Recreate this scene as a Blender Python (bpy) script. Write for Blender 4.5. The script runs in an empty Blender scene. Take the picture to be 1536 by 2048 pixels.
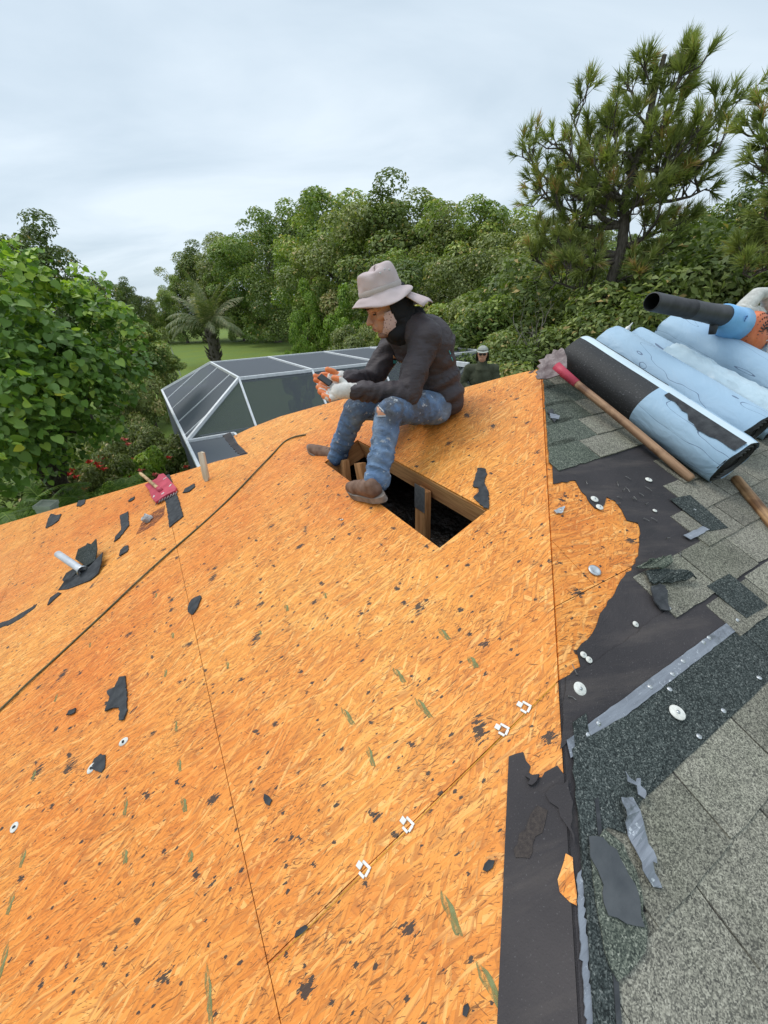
import bpy, bmesh, math, random
import numpy as np
from mathutils import Vector, Matrix, Euler, noise as mnoise
from mathutils.geometry import tessellate_polygon
random.seed(7); np.random.seed(7)
R_ = math.radians
C = bpy.context.scene.collection
sc = bpy.context.scene

# ------------------------------------------------------------------ camera, sky, sun, exposure
HC = 4.8                                   # camera height above the lawn
F_PX, PITCH, ROLL, TH, S = 812.0, R_(27.1), R_(2.4), R_(61.3), 0.42
cr, sr, cp, sp = math.cos(ROLL), math.sin(ROLL), math.cos(PITCH), math.sin(PITCH)
CR = Vector((cr, -sr*sp, -sr*cp)); CU = Vector((sr, cr*sp, cr*cp)); CF = Vector((0, cp, -sp))
CAM = Vector((0, 0, HC))
cd = bpy.data.cameras.new('camera'); cam = bpy.data.objects.new('camera', cd); C.objects.link(cam)
cam.matrix_world = Matrix(((CR.x, CU.x, -CF.x, 0), (CR.y, CU.y, -CF.y, 0), (CR.z, CU.z, -CF.z, HC), (0, 0, 0, 1)))
cd.sensor_fit = 'HORIZONTAL'; cd.sensor_width = 36; cd.lens = 36*F_PX/1536; cd.clip_start = .03; cd.clip_end = 3000
sc.camera = cam
SUN_EL, SUN_AZ = R_(58), R_(-70)           # azimuth measured from +Y towards +X
w = bpy.data.worlds.new('World'); sc.world = w; w.use_nodes = True
nt = w.node_tree; nt.nodes.clear()
def N(nt, t, **k):
    n = nt.nodes.new(t)
    for a, b in k.items():
        if a == 'inp':
            for i, v in b.items(): n.inputs[i].default_value = v
        else: setattr(n, a, b)
    return n
sky = N(nt, 'ShaderNodeTexSky', sky_type='NISHITA', sun_disc=False, sun_elevation=SUN_EL, sun_rotation=SUN_AZ, air_density=1.0, dust_density=2.0)
skm = N(nt, 'ShaderNodeVectorMath', operation='SCALE', inp={3: .10})
tc = N(nt, 'ShaderNodeTexCoord'); sep = N(nt, 'ShaderNodeSeparateXYZ')
nt.links.new(tc.outputs['Generated'], sep.inputs[0])
zz = N(nt, 'ShaderNodeMath', operation='MAXIMUM', inp={1: .0}); nt.links.new(sep.outputs[2], zz.inputs[0])
za = N(nt, 'ShaderNodeMath', operation='ADD', inp={1: .22}); nt.links.new(zz.outputs[0], za.inputs[0])
dv = N(nt, 'ShaderNodeVectorMath', operation='DIVIDE'); nt.links.new(tc.outputs['Generated'], dv.inputs[0])
cmb = N(nt, 'ShaderNodeCombineXYZ', inp={2: 1.0}); nt.links.new(za.outputs[0], cmb.inputs[0]); nt.links.new(za.outputs[0], cmb.inputs[1]); nt.links.new(cmb.outputs[0], dv.inputs[1])
mp = N(nt, 'ShaderNodeMapping'); mp.inputs['Rotation'].default_value = (0, 0, R_(-32)); mp.inputs['Scale'].default_value = (.6, 1.15, .6); nt.links.new(dv.outputs[0], mp.inputs[0])
cn = N(nt, 'ShaderNodeTexNoise', inp={'Scale': 1.25, 'Detail': 6.0, 'Roughness': .52, 'Distortion': .5}); nt.links.new(mp.outputs[0], cn.inputs['Vector'])
crp = N(nt, 'ShaderNodeValToRGB'); e = crp.color_ramp.elements
e[0].position = .33; e[0].color = (.55, .665, .765, 1); e[1].position = .66; e[1].color = (.78, .88, .96, 1)
x = crp.color_ramp.elements.new(.5); x.color = (.66, .77, .865, 1)
nt.links.new(cn.outputs['Fac'], crp.inputs[0])
mr = N(nt, 'ShaderNodeMapRange', inp={1: .42, 2: 1.0, 3: 1.0, 4: 1.75}); mr.interpolation_type = 'SMOOTHSTEP'; nt.links.new(zz.outputs[0], mr.inputs[0])   # overcast sky grows brighter to the zenith
cs = N(nt, 'ShaderNodeVectorMath', operation='SCALE'); nt.links.new(crp.outputs[0], cs.inputs[0]); nt.links.new(mr.outputs[0], cs.inputs[3])
mx = N(nt, 'ShaderNodeMix', data_type='RGBA'); mx.inputs[0].default_value = .88
nt.links.new(sky.outputs[0], skm.inputs[0]); nt.links.new(skm.outputs[0], mx.inputs[6]); nt.links.new(cs.outputs[0], mx.inputs[7])
bg = N(nt, 'ShaderNodeBackground', inp={1: 1.0}); wo = N(nt, 'ShaderNodeOutputWorld')
nt.links.new(mx.outputs[2], bg.inputs[0]); nt.links.new(bg.outputs[0], wo.inputs[0])
sd = bpy.data.lights.new('sun', 'SUN'); sd.energy = 1.5; sd.angle = R_(28); sd.color = (1, .95, .87)
sun = bpy.data.objects.new('sun', sd); C.objects.link(sun)
sdir = Vector((math.sin(SUN_AZ)*math.cos(SUN_EL), math.cos(SUN_AZ)*math.cos(SUN_EL), math.sin(SUN_EL)))
sun.rotation_euler = sdir.to_track_quat('Z', 'Y').to_euler(); sun.location = (0, 0, 30)
sc.view_settings.view_transform = 'Standard'; sc.view_settings.look = 'None'; sc.view_settings.exposure = 0.20; sc.view_settings.gamma = 1
sc.view_settings.use_curve_mapping = False
sc.render.engine = 'CYCLES'; sc.cycles.use_denoising = True; sc.cycles.max_bounces = 6; sc.cycles.transparent_max_bounces = 16
sc.cycles.use_adaptive_sampling = True; sc.cycles.adaptive_threshold = .01
try: sc.cycles.denoiser = 'OPENIMAGEDENOISE'
except Exception: pass

# ------------------------------------------------------------------ layout helpers
def ray(px, py):
    return (CF + CR*((px-768)/F_PX) + CU*((1024-py)/F_PX)).normalized()
P = CAM + ray(1082, 748)*2.5               # apex of the hip roof
eh = Vector((math.sin(TH), math.cos(TH), 0)); ek = Vector((-math.cos(TH), math.sin(TH), 0)); ez = Vector((0, 0, 1))
SC = math.sqrt(1+S*S)
uL = (eh + ez*S).normalized(); nL = uL.cross(ek).normalized()
uR = (-ek*(-1) + ez*S).normalized(); nR = eh.cross(uR).normalized()
def frame(x, y, z, o): return Matrix(((x.x, y.x, z.x, o.x), (x.y, y.y, z.y, o.y), (x.z, y.z, z.z, o.z), (0, 0, 0, 1)))
ML = frame(uL, ek, nL, P)                  # left roof plane: x up the slope, y along the courses
MR = frame(eh, uR, nR, P)                  # right roof plane: x along the courses, y up the slope
MH = frame(eh, ek, ez, Vector((P.x, P.y, 0)))   # house frame
iML, iMR, iMH = ML.inverted(), MR.inverted(), MH.inverted()
def onplane(M, px, py, off=0):
    n = M.to_3x3().col[2]; o = M.translation + n*off; d = ray(px, py)
    return CAM + d*((o-CAM).dot(n)/d.dot(n))
def l2(px, py, off=0): v = iML @ onplane(ML, px, py, off); return (v.x, v.y)
def r2(px, py, off=0): v = iMR @ onplane(MR, px, py, off); return (v.x, v.y)
def atY(px, py, Y): d = ray(px, py); return CAM + d*(Y/d.y)
def atz(px, py, z): d = ray(px, py); return CAM + d*((z-HC)/d.z)
def topx(v):
    d = Vector(v)-CAM; f = d.dot(CF); return (768+F_PX*d.dot(CR)/f, 1024-F_PX*d.dot(CU)/f)
def inpoly(p, poly):
    x, y = p; c = False; n = len(poly); j = n-1
    for i in range(n):
        xi, yi = poly[i]; xj, yj = poly[j]
        if (yi > y) != (yj > y) and x < (xj-xi)*(y-yi)/(yj-yi)+xi: c = not c
        j = i
    return c
def lin(*c): return tuple(((v/255)/12.92 if v/255 <= .04045 else ((v/255+.055)/1.055)**2.4) for v in c)

# ------------------------------------------------------------------ object helpers
def ids(o, label=None, cat=None, group=None, kind=None):
    if label: o['label'] = label
    if cat: o['category'] = cat
    if group: o['group'] = group
    if kind: o['kind'] = kind
    return o
WM = {}
def link(o, parent=None, M=None):
    C.objects.link(o)
    if parent is not None:
        o.parent = parent
        if M is not None:
            o.matrix_parent_inverse = WM[parent.name].inverted(); o.matrix_basis = M; WM[o.name] = M.copy()
        else: WM[o.name] = WM[parent.name].copy()
    else:
        o.matrix_world = M if M is not None else Matrix.Identity(4); WM[o.name] = (M.copy() if M is not None else Matrix.Identity(4))
    return o
def thing(name, label, cat, M=None, group=None, kind=None):
    o = bpy.data.objects.new(name, None); o.empty_display_size = .1
    link(o, None, M if isinstance(M, Matrix) else Matrix.Translation(M or (0, 0, 0)))
    return ids(o, label, cat, group, kind)
def mk(name, vs, fs, mat, parent=None, M=None, smooth=False, mi=None):
    me = bpy.data.meshes.new(name); me.from_pydata([tuple(v) for v in vs], [], fs); 
    mats = mat if isinstance(mat, (list, tuple)) else [mat]
    for m in mats: me.materials.append(m)
    if smooth: me.polygons.foreach_set('use_smooth', [True]*len(me.polygons))
    if mi is not None: me.polygons.foreach_set('material_index', mi)
    me.update()
    return link(bpy.data.objects.new(name, me), parent, M)
def npmesh(name, V, Fq, mat, tint=None, smooth=False):
    """V (n,3), Fq (m,k) faces"""
    me = bpy.data.meshes.new(name); n, (m, k) = len(V), Fq.shape
    me.vertices.add(n); me.vertices.foreach_set('co', np.asarray(V, dtype=np.float32).ravel())
    me.loops.add(m*k); me.loops.foreach_set('vertex_index', Fq.astype(np.int32).ravel())
    me.polygons.add(m); me.polygons.foreach_set('loop_start', np.arange(0, m*k, k, dtype=np.int32))
    me.materials.append(mat)
    if tint is not None:
        a = me.attributes.new('tint', 'FLOAT', 'FACE'); a.data.foreach_set('value', tint.astype(np.float32))
    me.update(calc_edges=True)
    if smooth: me.polygons.foreach_set('use_smooth', [True]*m)
    return me
class MB:
    def __init__(s): s.v = []; s.f = []; s.m = []
    def add(s, vs, fs, mi=0):
        b = len(s.v); s.v += [tuple(v) for v in vs]; s.f += [tuple(b+i for i in f) for f in fs]; s.m += [mi]*len(fs)
    def box(s, c, d, R=None, mi=0, ch=0):
        hx, hy, hz = d[0]/2, d[1]/2, d[2]/2; c = Vector(c)
        vs = [Vector((x, y, z)) for x in (-hx, hx) for y in (-hy, hy) for z in (-hz, hz)]
        if R is not None: vs = [R @ v for v in vs]
        s.add([c+v for v in vs], [(0, 1, 3, 2), (4, 6, 7, 5), (0, 4, 5, 1), (2, 3, 7, 6), (0, 2, 6, 4), (1, 5, 7, 3)], mi)
    def beam(s, a, b, w, h, up=Vector((0, 0, 1)), mi=0):
        a, b = Vector(a), Vector(b); d = (b-a).normalized(); x = d.cross(up).normalized(); z = x.cross(d)
        R = Matrix((x, d, z)).transposed(); s.box((a+b)/2, (w, (b-a).length, h), R, mi)
    def tube(s, pts, rad, n=8, mi=0, cap=True, sq=1):
        pts = [Vector(p) for p in pts]; k = len(pts); rad = rad if hasattr(rad, '__len__') else [rad]*k
        b = len(s.v); up = Vector((0, 0, 1)) if abs((pts[1]-pts[0]).normalized().z) < .9 else Vector((1, 0, 0))
        for i, p in enumerate(pts):
            d = (pts[min(i+1, k-1)]-pts[max(i-1, 0)]).normalized(); x = d.cross(up).normalized(); y = x.cross(d); up = y
            for j in range(n):
                a = 2*math.pi*j/n; s.v.append(tuple(p+(x*math.cos(a)+y*math.sin(a)*sq)*rad[i]))
        for i in range(k-1):
            for j in range(n):
                s.f.append((b+i*n+j, b+i*n+(j+1) % n, b+(i+1)*n+(j+1) % n, b+(i+1)*n+j)); s.m.append(mi)
        if cap:
            s.f.append(tuple(b+j for j in range(n))[::-1]); s.f.append(tuple(b+(k-1)*n+j for j in range(n))); s.m += [mi, mi]
    def lathe(s, prof, c=(0, 0, 0), n=24, R=None, mi=0, wob=None):
        b = len(s.v); c = Vector(c)
        for i, (r, z) in enumerate(prof):
            for j in range(n):
                a = 2*math.pi*j/n; v = Vector((r*math.cos(a), r*math.sin(a), z))
                if wob: v = wob(v, a, i)
                if R is not None: v = R @ v
                s.v.append(tuple(c+v))
        for i in range(len(prof)-1):
            for j in range(n):
                s.f.append((b+i*n+j, b+i*n+(j+1) % n, b+(i+1)*n+(j+1) % n, b+(i+1)*n+j)); s.m.append(mi)
    def build(s, name, mat, parent=None, M=None, smooth=False):
        return mk(name, s.v, s.f, mat, parent, M, smooth, s.m if isinstance(mat, (list, tuple)) else None)
def bevel(o, w=.003, seg=2):
    m = o.modifiers.new('bevel', 'BEVEL'); m.width = w; m.segments = seg; m.limit_method = 'ANGLE'; return o
def jag(poly, step=.01, amp=.003, seed=0, closed=True):
    rnd = random.Random(seed); out = []; n = len(poly)
    for i in range(n if closed else n-1):
        a, b = Vector(poly[i]), Vector(poly[(i+1) % n]); L = (b-a).length; k = max(1, int(L/step)); nn = Vector((-(b-a).y, (b-a).x))/max(L, 1e-6)
        for j in range(k):
            t = j/k; q = a.lerp(b, t)
            if j: q = q + nn*rnd.gauss(0, amp)
            out.append((q.x, q.y))
    if not closed: out.append(tuple(poly[-1]))
    return out
def slab(name, polys, z0, z1, mat, parent, M, bend=None):
    """polys: list of 2D outlines; each is extruded from z0 to z1 in frame M; all in one mesh"""
    vs, fs = [], []
    for poly in polys:
        area = sum(poly[i][0]*poly[(i+1) % len(poly)][1]-poly[(i+1) % len(poly)][0]*poly[i][1] for i in range(len(poly)))
        if area < 0: poly = poly[::-1]
        n = len(poly); b = len(vs)
        bz = [bend(x, y) if bend else 0 for x, y in poly]
        vs += [(x, y, z1+q) for (x, y), q in zip(poly, bz)] + [(x, y, z0+q) for (x, y), q in zip(poly, bz)]
        tri = tessellate_polygon([[Vector((x, y, 0)) for x, y in poly]])
        for t in tri:
            a, bb, c = [Vector(poly[i]) for i in t]; cr_ = (bb-a).cross(c-a) if hasattr((bb-a), 'cross') else 0
            cr_ = (bb.x-a.x)*(c.y-a.y)-(bb.y-a.y)*(c.x-a.x)
            t = t if cr_ > 0 else t[::-1]
            fs.append(tuple(b+i for i in t)); fs.append(tuple(b+n+i for i in t[::-1]))
        for i in range(n):
            j = (i+1) % n; fs.append((b+i, b+n+i, b+n+j, b+j))
    return mk(name, vs, fs, mat, parent, M)
def clip(poly, x0, x1, y0, y1):
    def cl(p, f, inter):
        o = []
        for i in range(len(p)):
            a, b = p[i-1], p[i]; fa, fb = f(a), f(b)
            if fb >= 0:
                if fa < 0: o.append(inter(a, b, fa, fb))
                o.append(b)
            elif fa >= 0: o.append(inter(a, b, fa, fb))
        return o
    it = lambda a, b, fa, fb: (a[0]+(b[0]-a[0])*fa/(fa-fb), a[1]+(b[1]-a[1])*fa/(fa-fb))
    for f in (lambda q: q[0]-x0, lambda q: x1-q[0], lambda q: q[1]-y0, lambda q: y1-q[1]):
        if poly: poly = cl(poly, f, it)
    return poly

# ------------------------------------------------------------------ materials
def mat(name, rough=.7, spec=.3, metal=0):
    m = bpy.data.materials.new(name); m.use_nodes = True; t = m.node_tree; b = t.nodes['Principled BSDF']
    b.inputs['Roughness'].default_value = rough; b.inputs['Specular IOR Level'].default_value = spec; b.inputs['Metallic'].default_value = metal
    return m, t, b
def ramp(t, fac, stops, interp='LINEAR'):
    r = N(t, 'ShaderNodeValToRGB'); r.color_ramp.interpolation = interp; e = r.color_ramp.elements
    for i, (p, c) in enumerate(stops):
        q = e[i] if i < 2 else e.new(p)
        q.position = p; q.color = (*c, 1) if len(c) == 3 else c
    t.links.new(fac, r.inputs[0]); return r.outputs[0]
def noi(t, vec, scale, detail=3, rough=.55, dist=0, dim='3D'):
    n = N(t, 'ShaderNodeTexNoise', noise_dimensions=dim, inp={'Scale': scale, 'Detail': detail, 'Roughness': rough, 'Distortion': dist})
    if vec is not None: t.links.new(vec, n.inputs['Vector'])
    return n.outputs['Fac']
def mixc(t, fac, a, b, mode='MIX'):
    m = N(t, 'ShaderNodeMix', data_type='RGBA', blend_type=mode)
    for i, v in ((0, fac), (6, a), (7, b)):
        if hasattr(v, 'links'): t.links.new(v, m.inputs[i])
        else: m.inputs[i].default_value = v if i == 0 else (*v[:3], 1)
    return m.outputs[2]
def mth(t, op, a, b=None, clampv=False):
    m = N(t, 'ShaderNodeMath', operation=op, use_clamp=clampv)
    for i, v in ((0, a), (1, b)):
        if v is None: continue
        if hasattr(v, 'links'): t.links.new(v, m.inputs[i])
        else: m.inputs[i].default_value = v
    return m.outputs[0]
def step(t, v, lo, hi):
    m = N(t, 'ShaderNodeMapRange', inp={1: lo, 2: hi, 3: 0.0, 4: 1.0}); t.links.new(v, m.inputs[0]); return m.outputs[0]
def coord(t, which='Object'): return N(t, 'ShaderNodeTexCoord').outputs[which]
def mapv(t, v, rot=0, scale=(1, 1, 1), loc=(0, 0, 0)):
    r = N(t, 'ShaderNodeMapping'); r.inputs['Rotation'].default_value = (0, 0, rot); r.inputs['Location'].default_value = loc; t.links.new(v, r.inputs[0])
    s = N(t, 'ShaderNodeMapping'); s.inputs['Scale'].default_value = scale; t.links.new(r.outputs[0], s.inputs[0]); return s.outputs[0]
def bump(t, b, h, strength=.4, dist=.01):
    n = N(t, 'ShaderNodeBump', inp={'Strength': strength, 'Distance': dist}); t.links.new(h, n.inputs['Height']); t.links.new(n.outputs[0], b.inputs['Normal']); return n
def simple(name, c1, c2=None, scale=8, rough=.7, spec=.3, metal=0, bs=.3, bd=.004, detail=5, stretch=(1, 1, 1)):
    m, t, b = mat(name, rough, spec, metal); v = mapv(t, coord(t), 0, stretch)
    n = noi(t, v, scale, detail)
    t.links.new(ramp(t, n, [(.3, c1), (.7, c2 or c1)]), b.inputs['Base Color'])
    n2 = noi(t, v, scale*4, 4); bump(t, b, n2, bs, bd); return m

def osb_material(name, warm=0.0):
    m, t, b = mat(name, .55, .28); co = coord(t)
    wn = N(t, 'ShaderNodeTexNoise', inp={'Scale': 5.0, 'Detail': 2.0}); t.links.new(co, wn.inputs['Vector'])
    sub = N(t, 'ShaderNodeVectorMath', operation='SUBTRACT'); sub.inputs[1].default_value = (.5, .5, .5); t.links.new(wn.outputs['Color'], sub.inputs[0])
    scl = N(t, 'ShaderNodeVectorMath', operation='SCALE', inp={3: .05}); t.links.new(sub.outputs[0], scl.inputs[0])
    ad = N(t, 'ShaderNodeVectorMath', operation='ADD'); t.links.new(co, ad.inputs[0]); t.links.new(scl.outputs[0], ad.inputs[1]); wv = ad.outputs[0]
    col = None; hgt = None
    layers = [(0.1, 8, 60), (-.5, 9, 70), (.55, 7.5, 60), (1.2, 12, 70), (-.16, 8.5, 95), (.26, 7.5, 85), (-.6, 13, 130), (0.05, 9, 170)]
    pal = [(0, (.46, .135, .026)), (.08, (.62, .215, .038)), (.25, (.73, .275, .047)), (.55, (.785, .315, .060)), (.80, (.84, .385, .090)), (.92, (.88, .48, .15)), (1, (.60, .19, .036))]
    for i, (a, lx, ly) in enumerate(layers):
        v = mapv(t, wv, a, (lx, ly, 1), (i*3.7, i*1.3, 0))
        vo = N(t, 'ShaderNodeTexVoronoi', voronoi_dimensions='2D', feature='F1', inp={'Scale': 1.0, 'Randomness': 1.0}); t.links.new(v, vo.inputs['Vector'])
        sp_ = N(t, 'ShaderNodeSeparateColor'); t.links.new(vo.outputs['Color'], sp_.inputs[0])
        g = noi(t, mapv(t, wv, a, (lx*.8, ly*9, 1)), 1.0, 2, .6, 0)
        c = ramp(t, mth(t, 'ADD', mth(t, 'MULTIPLY', sp_.outputs[1], .8), mth(t, 'MULTIPLY', g, .25)), pal)
        c = mixc(t, mth(t, 'MULTIPLY', step(t, vo.outputs['Distance'], .40, .66), .5), c, (.36, .13, .035))
        if col is None: col = c; hgt = sp_.outputs[0]
        else:
            k = mth(t, 'GREATER_THAN', sp_.outputs[0], .50 if i < 5 else .70)
            col = mixc(t, k, col, c)
            hm = N(t, 'ShaderNodeMix'); t.links.new(k, hm.inputs[0]); t.links.new(hgt, hm.inputs[2]); t.links.new(mth(t, 'ADD', sp_.outputs[2], mth(t, 'MULTIPLY', g, .35)), hm.inputs[3]); hgt = hm.outputs[0]
    # macro tone
    mac = noi(t, co, .9, 4, .6)
    col = mixc(t, step(t, mac, .40, .66), col, mixc(t, 1.0, col, (.89, .64, .50), 'MULTIPLY'))
    mac2 = noi(t, mapv(t, co, .1, (2.2, 9, 1)), 1.0, 4, .6)
    col = mixc(t, mth(t, 'MULTIPLY', step(t, mac2, .60, .72), .55), col, mixc(t, 1.0, col, (.80, .56, .46), 'MULTIPLY'))
    # short dark gaps between strands
    for i, (a, lx, ly, th_) in enumerate(((.1, 22, 170, .632), (-.35, 34, 250, .630), (.42, 40, 280, .632), (1.0, 26, 150, .68))):
        q = noi(t, mapv(t, wv, a, (lx, ly, 1), (i*1.7, 5.1, 0)), 1.0, 2.5, .62, .25)
        dn = noi(t, co, 2.6+i*1.3, 4, .65)
        k = step(t, mth(t, 'ADD', q, mth(t, 'MULTIPLY', mth(t, 'SUBTRACT', dn, .5), .30)), th_, th_+.022)
        col = mixc(t, mth(t, 'MULTIPLY', k, .72), col, (.13, .045, .014))
        lt = step(t, mth(t, 'SUBTRACT', 1.0, q), th_, th_+.07)
        col = mixc(t, mth(t, 'MULTIPLY', lt, .20), col, (.88, .50, .17))
    # tar specks left by the old felt, torn round the nail holes
    for i, (sc_, th_, r0) in enumerate(((9, .90, .18), (15, .90, .19), (5, .95, .14), (30, .84, .20))):
        n1 = N(t, 'ShaderNodeTexNoise', inp={'Scale': 60.0, 'Detail': 3.0}); t.links.new(co, n1.inputs['Vector'])
        v = mapv(t, co, .2+i, (sc_, sc_*1.5, 1), (i*9.1, 2, 0))
        vo = N(t, 'ShaderNodeTexVoronoi', voronoi_dimensions='2D', feature='F1', inp={'Scale': 1.0}); t.links.new(v, vo.inputs['Vector'])
        sp_ = N(t, 'ShaderNodeSeparateColor'); t.links.new(vo.outputs['Color'], sp_.inputs[0])
        fine = noi(t, mapv(t, wv, .1, (40, 150, 1)), 1.0, 3, .7)
        dd = mth(t, 'ADD', vo.outputs['Distance'], mth(t, 'MULTIPLY', mth(t, 'SUBTRACT', fine, .5), .85))
        k = mth(t, 'MULTIPLY', mth(t, 'GREATER_THAN', sp_.outputs[0], th_), mth(t, 'LESS_THAN', dd, mth(t, 'MULTIPLY', sp_.outputs[1], r0)))
        col = mixc(t, mth(t, 'MULTIPLY', k, .93), col, (.028, .027, .026))
    t.links.new(col, b.inputs['Base Color']); bump(t, b, hgt, .55, .0022)
    return m
def shingle_material(name, pal, green=.25, rnd=True, algae=.5):
    m, t, b = mat(name, .9, .15); co = coord(t)
    oi = N(t, 'ShaderNodeObjectInfo'); off = N(t, 'ShaderNodeVectorMath', operation='SCALE', inp={3: 7.0})
    cx = N(t, 'ShaderNodeCombineXYZ'); t.links.new(oi.outputs['Random'], cx.inputs[0]); t.links.new(oi.outputs['Random'], cx.inputs[1]); t.links.new(cx.outputs[0], off.inputs[0])
    ad = N(t, 'ShaderNodeVectorMath', operation='ADD'); t.links.new(co, ad.inputs[0]); t.links.new(off.outputs[0], ad.inputs[1]); v = ad.outputs[0]
    geo = N(t, 'ShaderNodeNewGeometry').outputs['Position']
    vo = N(t, 'ShaderNodeTexVoronoi', feature='F1', inp={'Scale': 430.0}); t.links.new(v, vo.inputs['Vector'])
    sp_ = N(t, 'ShaderNodeSeparateColor'); t.links.new(vo.outputs['Color'], sp_.inputs[0])
    vo2 = N(t, 'ShaderNodeTexVoronoi', feature='F1', inp={'Scale': 210.0}); t.links.new(v, vo2.inputs['Vector'])
    s2 = N(t, 'ShaderNodeSeparateColor'); t.links.new(vo2.outputs['Color'], s2.inputs[0])
    val = mth(t, 'ADD', mth(t, 'MULTIPLY', sp_.outputs[0], .72), mth(t, 'MULTIPLY', s2.outputs[0], .28))
    col = ramp(t, val, pal)
    big = noi(t, geo, 3.2, 4, .6)
    col = mixc(t, mth(t, 'MULTIPLY', step(t, big, .45, .68), green), col, mixc(t, 1.0, col, (.66, .80, .62), 'MULTIPLY'))
    big2 = noi(t, geo, 6.5, 5, .65)
    col = mixc(t, mth(t, 'MULTIPLY', step(t, big2, .5, .72), algae), col, mixc(t, 1.0, col, (.45, .45, .46), 'MULTIPLY'))
    rr = mth(t, 'ADD', mth(t, 'MULTIPLY', oi.outputs['Random'], .34), .80)
    cc = N(t, 'ShaderNodeVectorMath', operation='SCALE'); t.links.new(col, cc.inputs[0]); t.links.new(rr, cc.inputs[3])
    t.links.new(cc.outputs[0], b.inputs['Base Color']); bump(t, b, mth(t, 'ADD', sp_.outputs[0], s2.outputs[1]), .5, .0018)
    return m
M_OSB = osb_material('weathered strand board')
M_SH = shingle_material('weathered granule shingle', [(0, (.05, .047, .042)), (.22, (.100, .095, .080)), (.45, (.170, .160, .130)), (.7, (.265, .248, .200)), (1, (.39, .365, .30))])
M_SHD = shingle_material('dark unweathered shingle', [(0, (.012, .014, .014)), (.35, (.028, .034, .033)), (.6, (.052, .062, .059)), (.85, (.11, .122, .115)), (1, (.24, .245, .225))], .1, True, .3)
M_SHG = shingle_material('green shingle', [(0, (.024, .029, .025)), (.35, (.055, .064, .053)), (.6, (.098, .110, .088)), (.85, (.19, .20, .16)), (1, (.32, .32, .27))], .25, True, .3)
def felt_material():
    m, t, b = mat('asphalt felt', .82, .22); co = coord(t)
    n = noi(t, co, 1.6, 5, .6); f = noi(t, co, 220, 2)
    c = ramp(t, n, [(.3, (.030, .028, .030)), (.52, (.045, .040, .042)), (.7, (.066, .057, .057))])
    c = mixc(t, mth(t, 'MULTIPLY', mth(t, 'GREATER_THAN', f, .69), .35), c, (.16, .15, .15))
    # pale dust worn in soft long streaks
    st = noi(t, mapv(t, co, .3, (1.5, 9, 1)), 1.0, 5, .7)
    c = mixc(t, mth(t, 'MULTIPLY', step(t, st, .5, .75), .5), c, (.13, .108, .095))
    t.links.new(c, b.inputs['Base Color']); h = mth(t, 'ADD', noi(t, co, 6, 4, .6, 1.0), mth(t, 'MULTIPLY', noi(t, co, 320, 2), .2)); bump(t, b, h, .6, .014); return m
M_FELT = felt_material()
M_SCRAP = simple('shingle scrap back', (.028, .03, .034), (.065, .068, .072), 30, .85, .2, 0, .8, .003)
M_TIN = simple('bare steel', (.38, .39, .40), (.60, .61, .62), 60, .42, .5, .85, .3, .001)
def tape_material():
    m, t, b = mat('release film strip', .38, .5, .15); co = coord(t)
    n = noi(t, mapv(t, co, 0, (6, 60, 1)), 1, 5, .7); s_ = noi(t, co, 45, 5, .75)
    c = ramp(t, n, [(.3, (.14, .15, .175)), (.7, (.25, .27, .305))]); c = mixc(t, step(t, s_, .60, .70), c, (.62, .65, .68)); c = mixc(t, step(t, noi(t, co, 14, 5, .7), .58, .7), c, (.09, .10, .11))
    t.links.new(c, b.inputs['Base Color']); bump(t, b, s_, .4, .002); return m
M_TAPE = tape_material()
def lumber(name='lumber', base=((.40, .17, .065), (.64, .33, .14))):
    m, t, b = mat(name, .7, .2); co = coord(t); g = noi(t, mapv(t, co, 0, (60, 3, 60)), 1, 4, .6, 1.2); g2 = noi(t, co, 5, 4)
    c = ramp(t, g, [(.32, base[0]), (.6, base[1])]); c = mixc(t, step(t, g2, .55, .8), c, mixc(t, 1.0, c, (.5, .42, .38), 'MULTIPLY'))
    t.links.new(c, b.inputs['Base Color']); bump(t, b, g, .3, .002); return m
M_LUM = lumber()
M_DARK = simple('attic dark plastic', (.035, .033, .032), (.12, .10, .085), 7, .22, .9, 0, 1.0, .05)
M_STUCCO = simple('pale stucco', (.55, .50, .42), (.62, .57, .48), 12, .9, .1)
M_WHITE = simple('white plastic', (.60, .60, .57), (.74, .74, .71), 20, .45, .4)

# ================================================================== THE PLACE
def foliage_mat(name, dark, mid, light, dry=None, trans=.25, rough=.5):
    m, t, b = mat(name, rough, .35); a = N(t, 'ShaderNodeAttribute', attribute_name='tint'); 
    oi = N(t, 'ShaderNodeObjectInfo')
    f = mth(t, 'ADD', a.outputs['Fac'], mth(t, 'MULTIPLY', mth(t, 'SUBTRACT', oi.outputs['Random'], .5), .22))
    stops = [(0, dark), (.5, mid), (.9, light)]
    if dry: stops += [(.965, dry)]
    c = ramp(t, f, stops); t.links.new(c, b.inputs['Base Color'])
    tr = N(t, 'ShaderNodeBsdfTranslucent'); c2 = mixc(t, 1.0, c, (1.3, 1.5, .55), 'MULTIPLY'); t.links.new(c2, tr.inputs[0])
    ms = N(t, 'ShaderNodeMixShader', inp={0: trans}); o = t.nodes['Material Output']
    t.links.new(b.outputs[0], ms.inputs[1]); t.links.new(tr.outputs[0], ms.inputs[2]); t.links.new(ms.outputs[0], o.inputs[0]); return m
F_DARK = foliage_mat('dense dark foliage', (0.079, 0.116, 0.031), (0.152, 0.200, 0.053), (0.295, 0.336, 0.098), (0.469, 0.343, 0.134))
F_MID = foliage_mat('mid green foliage', (0.092, 0.153, 0.032), (0.207, 0.277, 0.064), (0.416, 0.467, 0.125), (0.532, 0.409, 0.148))
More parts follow.
